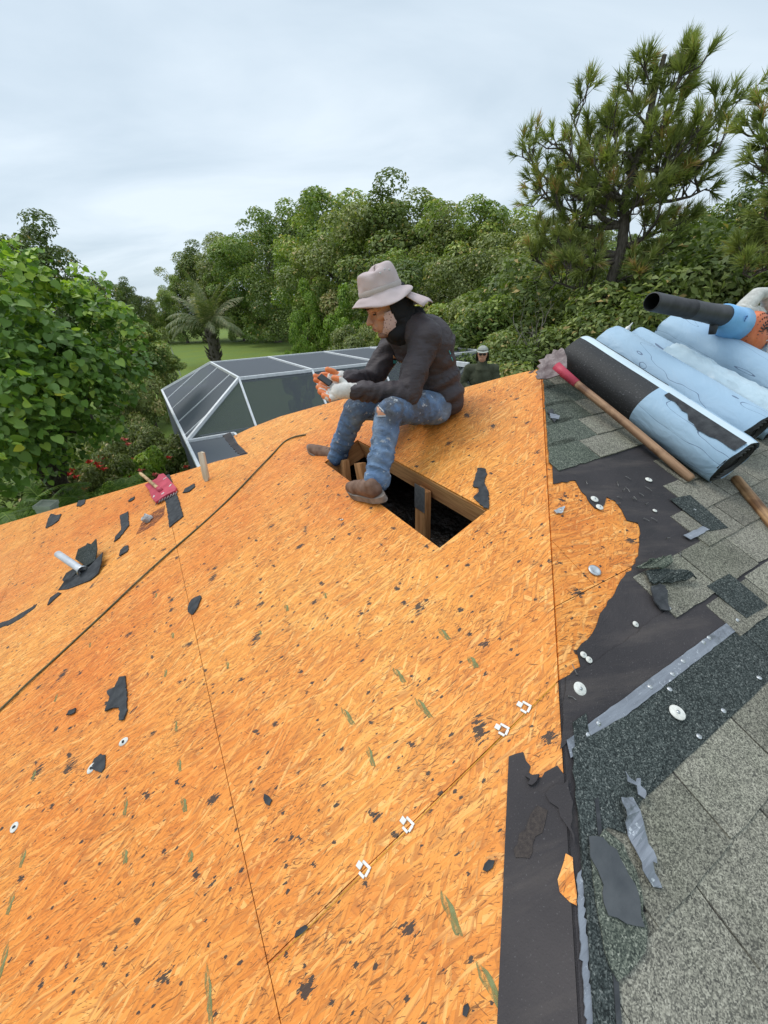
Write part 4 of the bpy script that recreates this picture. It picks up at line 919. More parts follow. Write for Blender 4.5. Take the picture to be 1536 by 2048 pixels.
scrap('tiny silver-grey triangle by the hip, right of the hole', [(1106, 1023), (1118, 1018), (1128, 1014), (1124, 1027), (1112, 1029)], r2, MR, seed=12, mt=M_TIN)
scrap('charcoal clump of felt mesh left of the long seam', [(184, 1538), (190, 1518), (203, 1508), (212, 1510), (211, 1536), (204, 1546), (192, 1542)], seed=13, th=.003, curl=.001)
scrap('black star-shaped blot right of the long seam', [(528, 1598), (530, 1588), (538, 1592), (545, 1600), (540, 1612), (532, 1608)], seed=14, th=.003, curl=.001)
scrap('black clump at the lower end of the yellow string', [(590, 1876), (594, 1862), (612, 1850), (618, 1856), (606, 1868)], seed=15, th=.003, curl=.001)
scrap('black scratched blot near the felt strip', [(966, 1740), (970, 1728), (978, 1720), (990, 1722), (986, 1736), (974, 1744)], seed=16, th=.003, curl=.001)
scrap('black upright blot at the bottom right of the boards', [(926, 2030), (928, 2012), (936, 2006), (940, 2016), (934, 2034)], seed=17, th=.003, curl=.001)
scrap('dark pointed flap of shingle curling up at the torn corner', [(1283, 1150), (1310, 1146), (1345, 1150), (1385, 1164), (1350, 1170), (1320, 1171), (1300, 1175), (1290, 1170)], r2, MR, seed=18, z=.014, curl=.02, mt=M_SHD)
scrap('grey felt tongue hanging below the torn corner', [(1294, 1180), (1310, 1174), (1325, 1178), (1331, 1228), (1315, 1224), (1300, 1206)], r2, MR, seed=19, z=.010, curl=.008)
scrap('greenish folded shingle corner above the dark pointed flap', [(1265, 1141), (1290, 1130), (1330, 1120), (1332, 1135), (1318, 1148), (1290, 1148)], r2, MR, seed=20, z=.018, curl=.02, mt=M_SHG)
scrap('small brown-green shingle crumb on the top corner near the hip', [(1092, 830), (1100, 822), (1112, 842), (1106, 850)], r2, MR, seed=21, z=.010)
scrap('pale film shred on the shingles under the tearing fork', [(1096, 833), (1116, 838), (1114, 844), (1098, 842)], r2, MR, seed=22, z=.012, mt=M_TAPE)
# tar streak at the left edge (lies flat, thin)
scrap('long thin smear of black tar at the left picture edge', [(-40, 1262), (0, 1246), (20, 1240), (40, 1228), (75, 1208), (70, 1216), (44, 1236), (20, 1250), (0, 1256), (-40, 1276)], seed=23, th=.0015, curl=.0, name='tar_smear', cat='tar smear', group=None)
# loose metal strips
scrap('loose silver film strip with a torn lower end on the lower shingles', [(1228, 1598), (1256, 1597), (1262, 1612), (1280, 1660), (1298, 1716), (1299, 1728), (1290, 1724), (1296, 1746), (1310, 1770), (1312, 1776), (1294, 1774), (1278, 1756), (1262, 1712), (1245, 1660)], r2, MR, seed=30, z=.014, th=.0015, curl=.012, name='film_strip', cat='film strip', mt=M_TAPE, group=None)
scrap('crumpled silver shred above the loose film strip', [(1232, 1548), (1242, 1560), (1258, 1568), (1262, 1560), (1270, 1560), (1268, 1575), (1278, 1585), (1272, 1602), (1262, 1592), (1260, 1575), (1240, 1568)], r2, MR, seed=31, z=.012, th=.002, curl=.02, name='film_shred', cat='film shred', mt=M_TAPE, group=None)
x, y = r2(1188, 1142); m = MB(); m.lathe([(0, .002), (.010, .002), (.013, .004), (.020, .003), (.021, 0), (.017, -.001)], n=26); o = m.build('steel_disc', M_TIN, None, MR @ Matrix.Translation((x, y, .003)), True); ids(o, 'round dimpled steel disc lying on the bare board right of the hip', 'metal disc')
# plastic caps on the left boards
for k_, (px, py, lab) in enumerate(((248, 1484, 'round white plastic cap tilted on the boards, right of the charcoal clump'), (184, 1537, 'white plastic cap touching the charcoal clump of mesh'), (30, 1655, 'white plastic cap with dark centre at the far left, lowest of all'), (684, 1040, 'tiny white cap below the worker\'s near boot'))):
    x, y = l2(px, py); m = MB(); r_ = .014 if k_ < 3 else .007; m.lathe([(0, .002), (r_*.3, .002), (r_*.45, .0005), (r_*.95, .0012), (r_, 0)], n=18, wob=lambda v, a, i: Vector((v.x*1.25, v.y*.85, v.z))); m.lathe([(0, .0035), (r_*.34, .003), (r_*.36, .001)], n=10, mi=1)
    o = m.build('plastic_disc', [M_WASH, M_SCRAP], None, ML @ Matrix.Translation((x, y, .003)) @ Matrix.Rotation(.8*k_, 4, 'Z') @ Matrix.Rotation(.25, 4, 'X'), True); ids(o, lab, 'plastic disc')
# air hose
hs = [(-700, 2080), (-420, 1810), (-200, 1600), (-60, 1472), (0, 1420), (60, 1363), (130, 1298), (200, 1233), (270, 1168), (340, 1104), (410, 1042), (470, 986), (515, 940), (545, 908), (565, 886), (580, 877), (597, 872), (612, 869)]
pts = [(*l2(px, py, .006), .006+.002*math.sin(i*1.7)) for i, (px, py) in enumerate(hs)]
from mathutils.geometry import interpolate_bezier
sm = []
for i in range(len(pts)-1):
    p0, p1, p2, p3 = [Vector(pts[max(0, min(len(pts)-1, j))]) for j in (i-1, i, i+1, i+2)]
    for t_ in np.linspace(0, 1, 8, endpoint=False): sm.append(.5*((2*p1)+(p2-p0)*t_+(2*p0-5*p1+4*p2-p3)*t_**2+(-p0+3*p1-3*p2+p3)*t_**3))
m = MB(); m.tube(sm, .0052, 8); o = m.build('air_hose', simple('grimy olive hose', (.05, .055, .025), (.12, .11, .05), 25, .55, .35), None, ML, True); ids(o, 'thin olive green hose snaking up the bare boards toward the roof edge', 'hose')
# ripper tool: red toothed head with short wooden handle
FT = ML @ Matrix.Translation((*l2(326, 985), 0)); hx = Vector((*l2(276, 944, .11), .11))-Vector((*l2(318, 975, .03), .03))
T = thing('ripper_tool', 'red toothed scraper head with short pale wooden handle at the roof edge', 'roofing tool', FT)
c0 = Vector((*l2(326, 985), 0)); hd = l2(354, 990), l2(306, 1008)
p2 = [(Vector((*l2(*p), 0))-c0) for p in ((294, 975), (306, 968), (318, 962), (322, 954), (332, 952), (345, 966), (358, 981), (355, 987), (336, 996), (316, 1010), (308, 1001), (303, 986))]
slab('steel_head', [[(v.x, v.y) for v in p2]], .012, .030, M_RED, T, None); bevel([o for o in T.children][-1], .004)
for k_ in range(8):
    a = Vector((*l2(357-5.6*k_, 988+2.8*k_), 0))-c0; m = MB(); m.tube([a+Vector((.005, 0, .02)), a+Vector((-.012, -.004, .012)), a+Vector((-.026, -.008, .006))], [.006, .005, .001], 6); m.build('tooth', M_RUST, T, None, True)
M_PLATE = simple('worn pale enamel', (.50, .40, .38), (.72, .66, .62), 60, .5)
for (px, py, w_, h_, rot) in ((326, 987, .022, .018, .3), (341, 971, .03, .013, 1.0), (308, 993, .028, .010, 1.3), (330, 957, .03, .008, .2)):
    a = Vector((*l2(px, py, .03), 0))-c0; m = MB(); m.box((a.x, a.y, .0315), (w_, h_, .003), Matrix.Rotation(rot, 3, 'Z')); m.build('label_plate', M_PLATE, T)
a = Vector((*l2(318, 978, .035), .035))-c0; b = Vector((*l2(280, 946, .10), .10))-c0
m = MB(); m.tube([a, a.lerp(b, .05), a.lerp(b, .9), b], [.014, .0135, .0125, .010], 12); m.build('handle', M_HAND2, T, None, True)
m = MB(); m.tube([a.lerp(b, -.12), a.lerp(b, .04)], [.02, .018], 12); m.build('socket', M_RED, T, None, True)
# crumpled metal collar and its stain
x, y = l2(300, 1040); m = MB(); m.lathe([(.030, 0), (.032, .012), (.028, .02), (.030, .034), (.027, .045), (.022, .046), (.021, .02), (.024, .004)], n=22, wob=lambda v, a, i: Vector((v.x*(1+.07*math.sin(3*a+i*1.3)), v.y*(.85+.07*math.cos(2*a+i)), v.z+.004*math.sin(4*a+i)))); m.lathe([(0, .03), (.022, .03)], n=22)
o = m.build('metal_collar', simple('wrinkled lead', (.36, .36, .36), (.58, .58, .58), 35, .5, .5, .3, 1, .008), None, ML @ Matrix.Translation((x, y, 0)) @ Matrix.Rotation(-.35, 4, 'Y'), True); ids(o, 'small crumpled silver pipe collar below the red ripper head', 'metal collar')
m = MB(); 
scrap('reddish brown scuffed stain around the metal collar', [(272, 1070), (282, 1048), (300, 1030), (318, 1018), (330, 1010), (328, 1030), (312, 1046), (296, 1058), (284, 1064)], seed=33, th=.0008, curl=0, name='board_stain', cat='stain', mt=M_STAIN, group=None)
# vent pipe with flashing, lying on its side
c0 = Vector((*l2(158, 1142), 0)); FT = ML @ Matrix.Translation(c0)
T = thing('vent_pipe', 'grey-white vent pipe lying with its torn shingle flashing on the left boards', 'vent pipe', FT)
a = Vector((*l2(163, 1140, .035), .035))-c0; b = Vector((*l2(116, 1108, .115), .115))-c0
M_PVC = simple('dirty pvc', (.40, .42, .45), (.58, .60, .63), 14, .45, .4)
m = MB(); m.tube([a, a.lerp(b, .5), b, b, b.lerp(a, .12)], [.022, .0225, .022, .0185, .0175], 18, cap=False); m.build('pipe', M_PVC, T, None, True)
def fl_(nm, pts, mt, heights, sd):
    vs = [Vector((*l2(px, py, h), h))-c0 for (px, py), h in zip(pts, heights)]
    n = len(vs); cc = sum(vs, Vector())/n; vs2 = vs+[v-Vector((0, 0, .005)) for v in vs]+[cc, cc-Vector((0, 0, .005))]
    fs = [(i, (i+1) % n, 2*n) for i in range(n)]+[((i+1) % n+n, i+n, 2*n+1) for i in range(n)]+[(i, i+n, (i+1) % n+n, (i+1) % n) for i in range(n)]
    mk(nm, vs2, fs, mt, T)
fl_('flashing_base', [(116, 1180), (130, 1160), (150, 1140), (168, 1128), (190, 1122), (205, 1104), (202, 1125), (196, 1146), (180, 1160), (160, 1168), (135, 1178)], M_SCRAP, [.004, .03, .03, .02, .02, .05, .03, .012, .008, .006, .004], 1)
fl_('flashing_shingle', [(150, 1118), (156, 1098), (172, 1090), (174, 1086), (182, 1088), (192, 1077), (194, 1098), (190, 1120), (172, 1132)], M_SHD, [.03, .06, .07, .072, .075, .09, .07, .04, .03], 2)
fl_('flashing_shingle', [(124, 1160), (132, 1146), (146, 1138), (156, 1140), (146, 1152), (128, 1164)], M_SCRAP, [.02, .04, .045, .04, .03, .02], 3)
fl_('flashing_tail', [(94, 1210), (100, 1195), (116, 1184), (122, 1186), (108, 1198), (98, 1208)], M_SCRAP, [.006]*6, 4)
m = MB(); m.lathe([(.024, 0), (.034, -.012), (.03, -.016)], a, 18, (b-a).to_track_quat('Z', 'Y').to_matrix()); m.build('lead_collar', M_TIN, T, None, True)
# wooden stake at the roof edge
A = onplane(ML, 414, 962, .0); up_ = (atY(402, 905, A.y+.03)-A); Lk = up_.length; dz = up_.normalized(); dx = Vector((.95, -.3, 0)); dx = (dx-dz*dx.dot(dz)).normalized()
o = slab('wooden_stake', [[(-.024, .02), (-.012, -.004), (.014, .0), (.024, .03), (.026, Lk), (.004, Lk+.006), (-.022, Lk)]], -.009, .009, simple('white-washed wood', (.42, .32, .20), (.66, .60, .50), 35, .8, .2, 0, .5, .002, 5, (1, .15, 1)), None, frame(dx, dz, dx.cross(dz), A)); ids(o, 'flat off-white wooden stake standing up at the roof edge', 'stake'); bevel(o, .002)
pass
# ------------------------------------------------------------------ palm on the lawn
def at_dist(px, py, D): d = ray(px, py); return CAM + d*(D/math.hypot(d.x, d.y))
pb = at_dist(430, 716, 46); pb.z = 0; ph = at_dist(425, 655, 46).z
T = thing('palm_tree', 'palm with drooping half-dry fronds standing alone on the lawn beyond the pool cage', 'palm', Matrix.Translation(pb))
m = MB(); rnd = random.Random(4); m.tube([(0, 0, -.1), (.05, 0, .5), (0, .05, 1.4), (.05, 0, ph*.6), (0, 0, ph)], [.62, .50, .42, .42, .5], 12)
for k in range(60):
    a = rnd.uniform(0, 6.28); z = rnd.uniform(.1, ph*.9); r0 = .42; m.tube([(r0*math.cos(a), r0*math.sin(a), z), ((r0+.28)*math.cos(a), (r0+.28)*math.sin(a), z+.3), ((r0+.38)*math.cos(a), (r0+.38)*math.sin(a), z+.5)], [.08, .06, .01], 4)
m.build('trunk', M_BARK, T, None, True)
def frond_mesh(L_, bend, seed, wid=.55, hang=.5):
    rs = np.random.RandomState(seed); V = []; Fc = []; tint = []; ns = 44
    pts = []
    for i in range(ns+1):
        t = i/ns; a = bend[0]+(bend[1]-bend[0])*t**1.3
        pts.append((pts[-1]+Vector((math.cos(a), 0, math.sin(a)))*L_/ns) if pts else Vector((0, 0, 0)))
    def q(a_, b_, c_, d_, t): b = len(V); V.extend([tuple(a_), tuple(b_), tuple(c_), tuple(d_)]); Fc.append((b, b+1, b+2, b+3)); tint.append(t)
    for i in range(ns):
        w_ = (.0076*(1-i/ns)+.0017)*L_; p, n_ = pts[i], pts[i+1]; q(p+Vector((0, w_, 0)), n_+Vector((0, w_, 0)), n_+Vector((0, 0, w_)), p+Vector((0, 0, w_)), .8); q(p+Vector((0, 0, w_)), n_+Vector((0, 0, w_)), n_-Vector((0, w_, 0)), p-Vector((0, w_, 0)), .8)
        if i > 3:
            t = i/ns; d = (n_-p).normalized(); ll_ = wid*L_*.42*math.sin(math.pi*min(1, t*.85+.13))**.7
            for s in (-1, 1):
                dirn = (Vector((0, s, 0))*.8+d*.65+Vector((0, 0, -hang*rs.uniform(.6, 1.3)))).normalized(); e_ = p+dirn*ll_*rs.uniform(.8, 1.1); md = p+dirn*ll_*.5+Vector((0, 0, .013*L_)); e_.z -= .1*ll_; ww = Vector(d)*.0062*L_
                q(p-ww, md-ww*1.3, md+ww*1.3, p+ww, rs.uniform(.2, .8)); q(md-ww*1.3, e_, e_, md+ww*1.3, rs.uniform(.3, .95))
    return npmesh('frond', np.array(V), np.array(Fc), F_PALM, np.array(tint)+(rs.rand()-.5)*.2)
fm = [frond_mesh(4.6, (1.25, .1), 1, .5, .4), frond_mesh(4.3, (.85, -.85), 2, .5, .6), frond_mesh(3.9, (.45, -1.3), 3, .5, .8), frond_mesh(4.9, (1.45, .7), 4, .45, .3)]
for k in range(26):
    me = fm[(3, 0, 0, 1, 1, 1, 2)[k % 7]]; o = link(bpy.data.objects.new('frond', me), T, None); o.location = (0, 0, ph-.1+rnd.uniform(-.2, .1)); o.rotation_euler = (rnd.gauss(0, .12), rnd.gauss(0, .1), k*2.4+rnd.uniform(-.2, .2)); s_ = rnd.uniform(.85, 1.12); o.scale = (s_, s_, s_)
# thin post on the lawn
A = at_dist(347, 694, 40); A.z = 0; m = MB(); m.tube([(0, 0, 0), (-.25, 0, 2.4)], [.06, .05], 8); o = m.build('slanting_post', simple('pale bamboo', (.35, .36, .28), (.5, .5, .42), 10), None, Matrix.Translation(A)); ids(o, 'thin pale slanting post on the lawn left of the palm', 'post')

# ------------------------------------------------------------------ big heart-leaved tree on the left
def heart(L_=1.0, fold=.12):
    o = [(0, 0), (.10, .10), (.36, .13), (.50, .32), (.47, .55), (.30, .78), (0, 1.02)]
    c = [(0, 0, 0), (0, .35, -.02), (0, .7, 0), (0, 1.02, -.10)]
    V = [(0, 0, 0), (.12, -.10, .03), (.38, -.06, .08), (.50, .20, .10), (.45, .48, .08), (.26, .76, .03), (0, 1.0, -.06), (-.26, .76, .03), (-.45, .48, .08), (-.50, .20, .10), (-.38, -.06, .08), (-.12, -.10, .03), (0, .3, -.02), (0, .65, -.02)]
    F_ = [(0, 1, 2, 12), (12, 2, 3, 4), (12, 4, 5, 13), (13, 5, 6, 13), (0, 12, 10, 11), (12, 8, 9, 10), (12, 13, 7, 8), (13, 6, 7, 13)]
    F_ = [(0, 1, 2, 12), (12, 2, 3, 4), (12, 4, 5, 13), (13, 5, 6, 6), (0, 12, 10, 11), (12, 8, 9, 10), (12, 13, 7, 8), (13, 6, 7, 7)]
    return np.array(V, float), F_
HV, HF = heart()
HF3 = []
for f in HF:
    f = list(dict.fromkeys(f)); HF3 += [(f[0], f[i], f[i+1]) for i in range(1, len(f)-1)]
HF3 = np.array(HF3)
def orient(n, tipdir):
    """rotation with local z=n, local y≈tipdir"""
    z = n/np.linalg.norm(n, axis=-1, keepdims=True); y = tipdir-z*(tipdir*z).sum(-1, keepdims=True); y /= np.linalg.norm(y, axis=-1, keepdims=True)+1e-9; x = np.cross(y, z); return np.stack([x, y, z], -1)
tree_c = at_dist(95, 735, 8.6)
T = thing('heart_leaved_tree', 'big spreading tree with glossy heart-shaped leaves filling the left side beside the roof', 'tree', Matrix.Translation((tree_c.x-1.2, tree_c.y+.6, 0)))
o0 = Vector((tree_c.x-1.2, tree_c.y+.6, 0))
rs = np.random.RandomState(17)
# lobes of the crown as seen in the photograph: px, py, distance, radius (m)
LOBES = [(30, 560, 8.5, 1.0), (-40, 640, 8.2, 1.3), (110, 600, 8.6, .9), (150, 560, 8.9, .45), (150, 640, 8.4, .85), (60, 700, 8.0, 1.1), (140, 740, 8.0, .95), (215, 740, 8.3, .8), (-30, 780, 7.6, 1.2), (60, 810, 7.6, .95), (150, 830, 7.8, .85), (10, 890, 7.4, .9), (80, 890, 7.6, .6), (-60, 920, 7.2, .9), (0, 540, 8.7, .8), (175, 690, 8.9, .7), (100, 660, 9.2, 1.1), (30, 850, 8.4, 1.3), (120, 780, 9.0, 1.3)]
rsl = np.random.RandomState(41)
for (px, py) in ((185, 560), (160, 585), (215, 600), (240, 640), (120, 550), (70, 520), (25, 505), (255, 670), (262, 720), (240, 780), (215, 850), (130, 895), (-10, 520), (190, 630), (150, 600), (100, 930)): LOBES.append((px+rsl.randint(-8, 9), py+rsl.randint(-8, 9)-(34 if py < 620 else (14 if py < 700 else (-14 if py > 800 else 0))), 8.2+rsl.rand()*.9, .30+.12*rsl.rand()))
Pp, Nn, Td, Sz, Tn = [], [], [], [], []
for (px, py, D, r) in LOBES:
    r *= .66 if py < 700 else .72; py += 34 if py < 620 else (14 if py < 700 else (-14 if py > 800 else 0))
    c = np.array(at_dist(px, py, D)); lob = rs.normal()*.07; k = int(1050*r*r)+34
    u = rs.normal(size=(k, 3)); u[:, 2] = u[:, 2]*.9+.15; u[:, 1] -= .35; u /= np.linalg.norm(u, axis=1)[:, None]
    rad = r*(.5+.55*rs.rand(k, 1)**.55); rad *= 1+.16*np.sin(u[:, :1]*7+px)*np.cos(u[:, 2:]*6+py)
    p = c+u*rad*np.array([1, 1, .9])
    Pp.append(p); nn = u*.55+np.array([0, -.25, .75])+rs.normal(size=(k, 3))*.62; Nn.append(nn); Td.append(u*.7+np.array([0, 0, -.9])+rs.normal(size=(k, 3))*.35)
    Sz.append((.050+.100*rs.rand(k)**1.3)*(1.0 if r > .4 else .8)); top = (py < 690); Tn.append(np.clip(.36+lob+.12*rs.normal(size=k)+(.46 if top else .14)*np.clip(u[:, 2], 0, 1)+(.42*(rs.rand(k) < (.24 if top else .06))), 0, .93))  # upper leaves tinted paler: light from above put into their colour
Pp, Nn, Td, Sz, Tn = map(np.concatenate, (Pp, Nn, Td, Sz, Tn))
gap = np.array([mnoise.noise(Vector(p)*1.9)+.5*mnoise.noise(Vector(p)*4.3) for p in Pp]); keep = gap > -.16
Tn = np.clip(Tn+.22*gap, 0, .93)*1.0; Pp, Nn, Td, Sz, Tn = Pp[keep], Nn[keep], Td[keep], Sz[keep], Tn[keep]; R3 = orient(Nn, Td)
# the 300 leaves nearest the camera are leaves of their own, the rest one mass
dd = np.linalg.norm(Pp-np.array(CAM), axis=1); show = dd - Sz*14
onscreen = np.array([0 <= topx(p)[0] <= 1536 and topx(p)[1] < 960 for p in Pp]); show[~onscreen] += 100
idx = np.argsort(show); own, rest = idx[:300], idx[300:]
lv = []
for k in range(6):
    me = npmesh('leaf', HV*np.array([1, 1, 1+.6*math.sin(k*2)]), HF3, F_HEART, np.full(len(HF3), (.28, .36, .42, .5, .66, .88)[k]), False); lv.append(me)
tl = np.array((.28, .36, .42, .5, .66, .88))
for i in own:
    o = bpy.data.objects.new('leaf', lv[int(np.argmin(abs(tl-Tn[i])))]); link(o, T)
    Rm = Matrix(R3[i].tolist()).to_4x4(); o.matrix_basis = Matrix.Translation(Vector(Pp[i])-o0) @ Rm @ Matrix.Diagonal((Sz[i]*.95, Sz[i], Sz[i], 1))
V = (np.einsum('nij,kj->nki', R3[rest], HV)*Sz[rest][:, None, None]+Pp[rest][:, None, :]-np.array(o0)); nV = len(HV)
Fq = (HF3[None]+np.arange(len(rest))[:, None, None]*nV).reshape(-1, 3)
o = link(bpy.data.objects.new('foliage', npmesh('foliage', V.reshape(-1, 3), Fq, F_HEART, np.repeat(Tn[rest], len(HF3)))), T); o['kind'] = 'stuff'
m = MB(); rs2 = np.random.RandomState(3); m.tube([(0, 0, -.1), (.1, 0, 1), (0, .1, 2.2)], [.2, .17, .15], 9, cap=False)
for (px, py, D, r) in LOBES[:16]:
    e_ = (at_dist(px, py+(70 if py < 620 else 20), D)-o0)*.96; mid = Vector((e_.x*.35, e_.y*.35, 2.0+e_.z*.25)); m.tube([(0, .05, 1.7), mid, e_*.75+mid*.25+Vector((0, 0, .1)), e_], [.10, .07, .04, .015], 6, cap=False)
m.build('trunk', M_BARK, T, None, True)

fineA = crown_mesh('fine_crown', F_MID, 1.0, .9, .85, 40, 260, .075, 51, (.16, .32), .5, -.8)
for lab, px, py, D, sx_, sz_ in (('fine-leaved small tree right behind the heart-leaved tree, above the flower bed', 262, 668, 10.4, .8, .62), ('smaller fine-leaved tree whose branches reach toward the pool cage', 312, 702, 11.2, .52, .36), ('fine-leaved tree with pale top just behind the heart-leaved crown', 222, 622, 11.0, .9, .8)):
    v = at_dist(px, py, D); tree_thing('fine_leaved_tree', lab, 'tree', (v.x, v.y, 0), fineA, tkS, (sx_, sx_, sz_), px*.7, 'fine-leaved small trees beside the lawn', (v.z-.85*sz_)/sz_)
# ------------------------------------------------------------------ flowering bushes and fern by the eave
fbA = crown_mesh('flower_bush_crown', F_OLIVE, 1.1, 1.0, .9, 34, 240, .085, 31, (.18, .32), .4, -.9)
fbB = crown_mesh('flower_bush_crown', F_YEL, .8, .8, .7, 24, 200, .09, 32, (.18, .32), .45, -.9)
fbD = crown_mesh('flower_bush_crown', F_DARK, 1.1, 1.0, .9, 30, 240, .10, 33, (.18, .32), .5, -.9)
M_FLR = simple('red flower', (.55, .03, .03), (.75, .10, .06), 30, .5); M_FLP = simple('pink flower', (.65, .14, .12), (.8, .22, .18), 30, .5)
def fbush(label, px, py, D, me, s_, hz, nfl, mt, seed, mw=1.0):
    v = at_dist(px, py, D); t = thing('flowering_bush' if nfl else 'garden_shrub', label, 'bush', (v.x, v.y, 0), 'shrubs in the bed below the eave'); sz = v.z/(hz*1.9); sz = max(.5, sz)
    c = link(bpy.data.objects.new('crown', me), t); c.location = (0, 0, hz*sz*.9); c.scale = (s_*mw, s_, sz)
    stm = link(bpy.data.objects.new('stems', tkS), t); stm.scale = (1, 1, sz*.8)
    rs = np.random.RandomState(seed)
    for k in range(nfl):
        a = rs.uniform(3.2, 6.3); el = rs.uniform(.15, 1.3); rr = 1.18; p = Vector((rr*s_*mw*1.05*math.cos(a)*math.cos(el), rr*s_*math.sin(a)*math.cos(el), hz*sz*.9+hz*sz*math.sin(el)*1.0)); g = MB()
        for q in range(5):
            b = q*1.257+rs.rand(); g.add([p, p+Vector((.035*math.cos(b-.5), .035*math.sin(b-.5), .02)), p+Vector((.09*math.cos(b), .09*math.sin(b), .02)), p+Vector((.035*math.cos(b+.5), .035*math.sin(b+.5), .02))], [(0, 1, 2, 3)])
            g.add([p+Vector((0, 0, .01)), p+Vector((.02*math.cos(b), -.03, .05+.02*math.sin(b))), p+Vector((.05*math.cos(b+.6), -.04, .05*math.sin(b))), p+Vector((.03*math.cos(b+.9), -.03, -.02))], [(0, 1, 2, 3)])
        g.build('flower', mt, t)
    return t
fbush('red-flowered bush just above the red ripper head', 262, 895, 10.2, fbB, 1.2, .9, 18, M_FLR, 1)
fbush('red-flowered bush at the fern\'s upper right', 190, 925, 10.0, fbA, .8, .9, 14, M_FLR, 2)
fbush('yellow-green leafy shrub between the red-flowered bushes', 292, 905, 9.6, fbB, .8, .7, 3, M_FLP, 3)
fbush('brownish olive shrub against the cage\'s low white beam', 335, 885, 11.2, fbA, 1.0, .9, 5, M_FLP, 4)
fbush('dark shrub hard against the lower cage corner', 352, 915, 10.2, fbD, .8, .9, 0, M_FLR, 5)
fbush('olive shrub behind the red-flowered bushes', 240, 868, 12.0, fbA, 1.1, .9, 6, M_FLP, 6)
fbush('dark shrub in the shade under the heart-leaved tree', 110, 965, 10.4, fbD, 1.0, .9, 0, M_FLR, 7)
fbush('pale yellow shrub at the roof edge right of the fern', 205, 975, 9.2, fbB, .7, .7, 4, M_FLR, 8)
fbush('low pale-leaved shrub at the shade edge of the lawn', 300, 905, 12.5, fbB, .9, .7, 0, M_FLR, 9)
fbush('dark low shrub at the far left of the bed', 10, 985, 10.0, fbD, 1.0, .9, 0, M_FLR, 10)
# fern
fc = at_dist(82, 968, 8.8); T = thing('fern', 'arching green fern at the roof edge above the grey planter', 'fern', (fc.x, fc.y, 0)); ffm = [frond_mesh(1.5, (1.1, -.5), 11, .45, .2), frond_mesh(1.3, (.8, -.9), 12, .5, .3)]
F_FERN = foliage_mat('fern green', (0.040, 0.090, 0.010), (0.100, 0.190, 0.020), (0.220, 0.300, 0.050), None, .3)
for me in ffm: me.materials[0] = F_FERN
for k in range(46):
    o = link(bpy.data.objects.new('frond', ffm[k % 2]), T); o.location = (rnd.uniform(-.9, .9), rnd.uniform(-.3, .3), fc.z-.8+rnd.uniform(-.2, .2)); o.rotation_euler = (rnd.gauss(0, .25), rnd.gauss(0, .2), k*2.4+rnd.uniform(-.3, .3)); s_ = rnd.uniform(.6, 1.0); o.scale = (s_, s_, s_)
m = MB(); m.tube([(0, 0, 0), (0, 0, fc.z-.7)], [.2, .12], 8); m.build('stem', M_BARK, T)
# grey planter corner just over the edge
A = at_dist(84, 1006, 7.4); m = MB(); m.lathe([(.10, 0), (.145, .36), (.16, .37), (.16, .42), (.135, .42), (.13, .39), (0, .39)], n=4, R=Matrix.Rotation(.9, 3, 'Z')); bpl = m
o = m.build('planter', simple('grey green plastic', (.34, .37, .30), (.46, .49, .41), 8, .6), None, Matrix.Translation((A.x, A.y, A.z-.42)) @ Matrix.Rotation(.12, 4, 'Y')); ids(o, 'pale grey-green square planter box showing over the roof edge at the left', 'planter')
m = MB(); m.box((0, 0, (A.z-.42)/2), (.2, .2, A.z-.42)); o = m.build('planter_stand', M_STUCCO, None, Matrix.Translation((A.x, A.y, 0))); ids(o, 'plain pedestal carrying the grey-green planter box', 'pedestal')

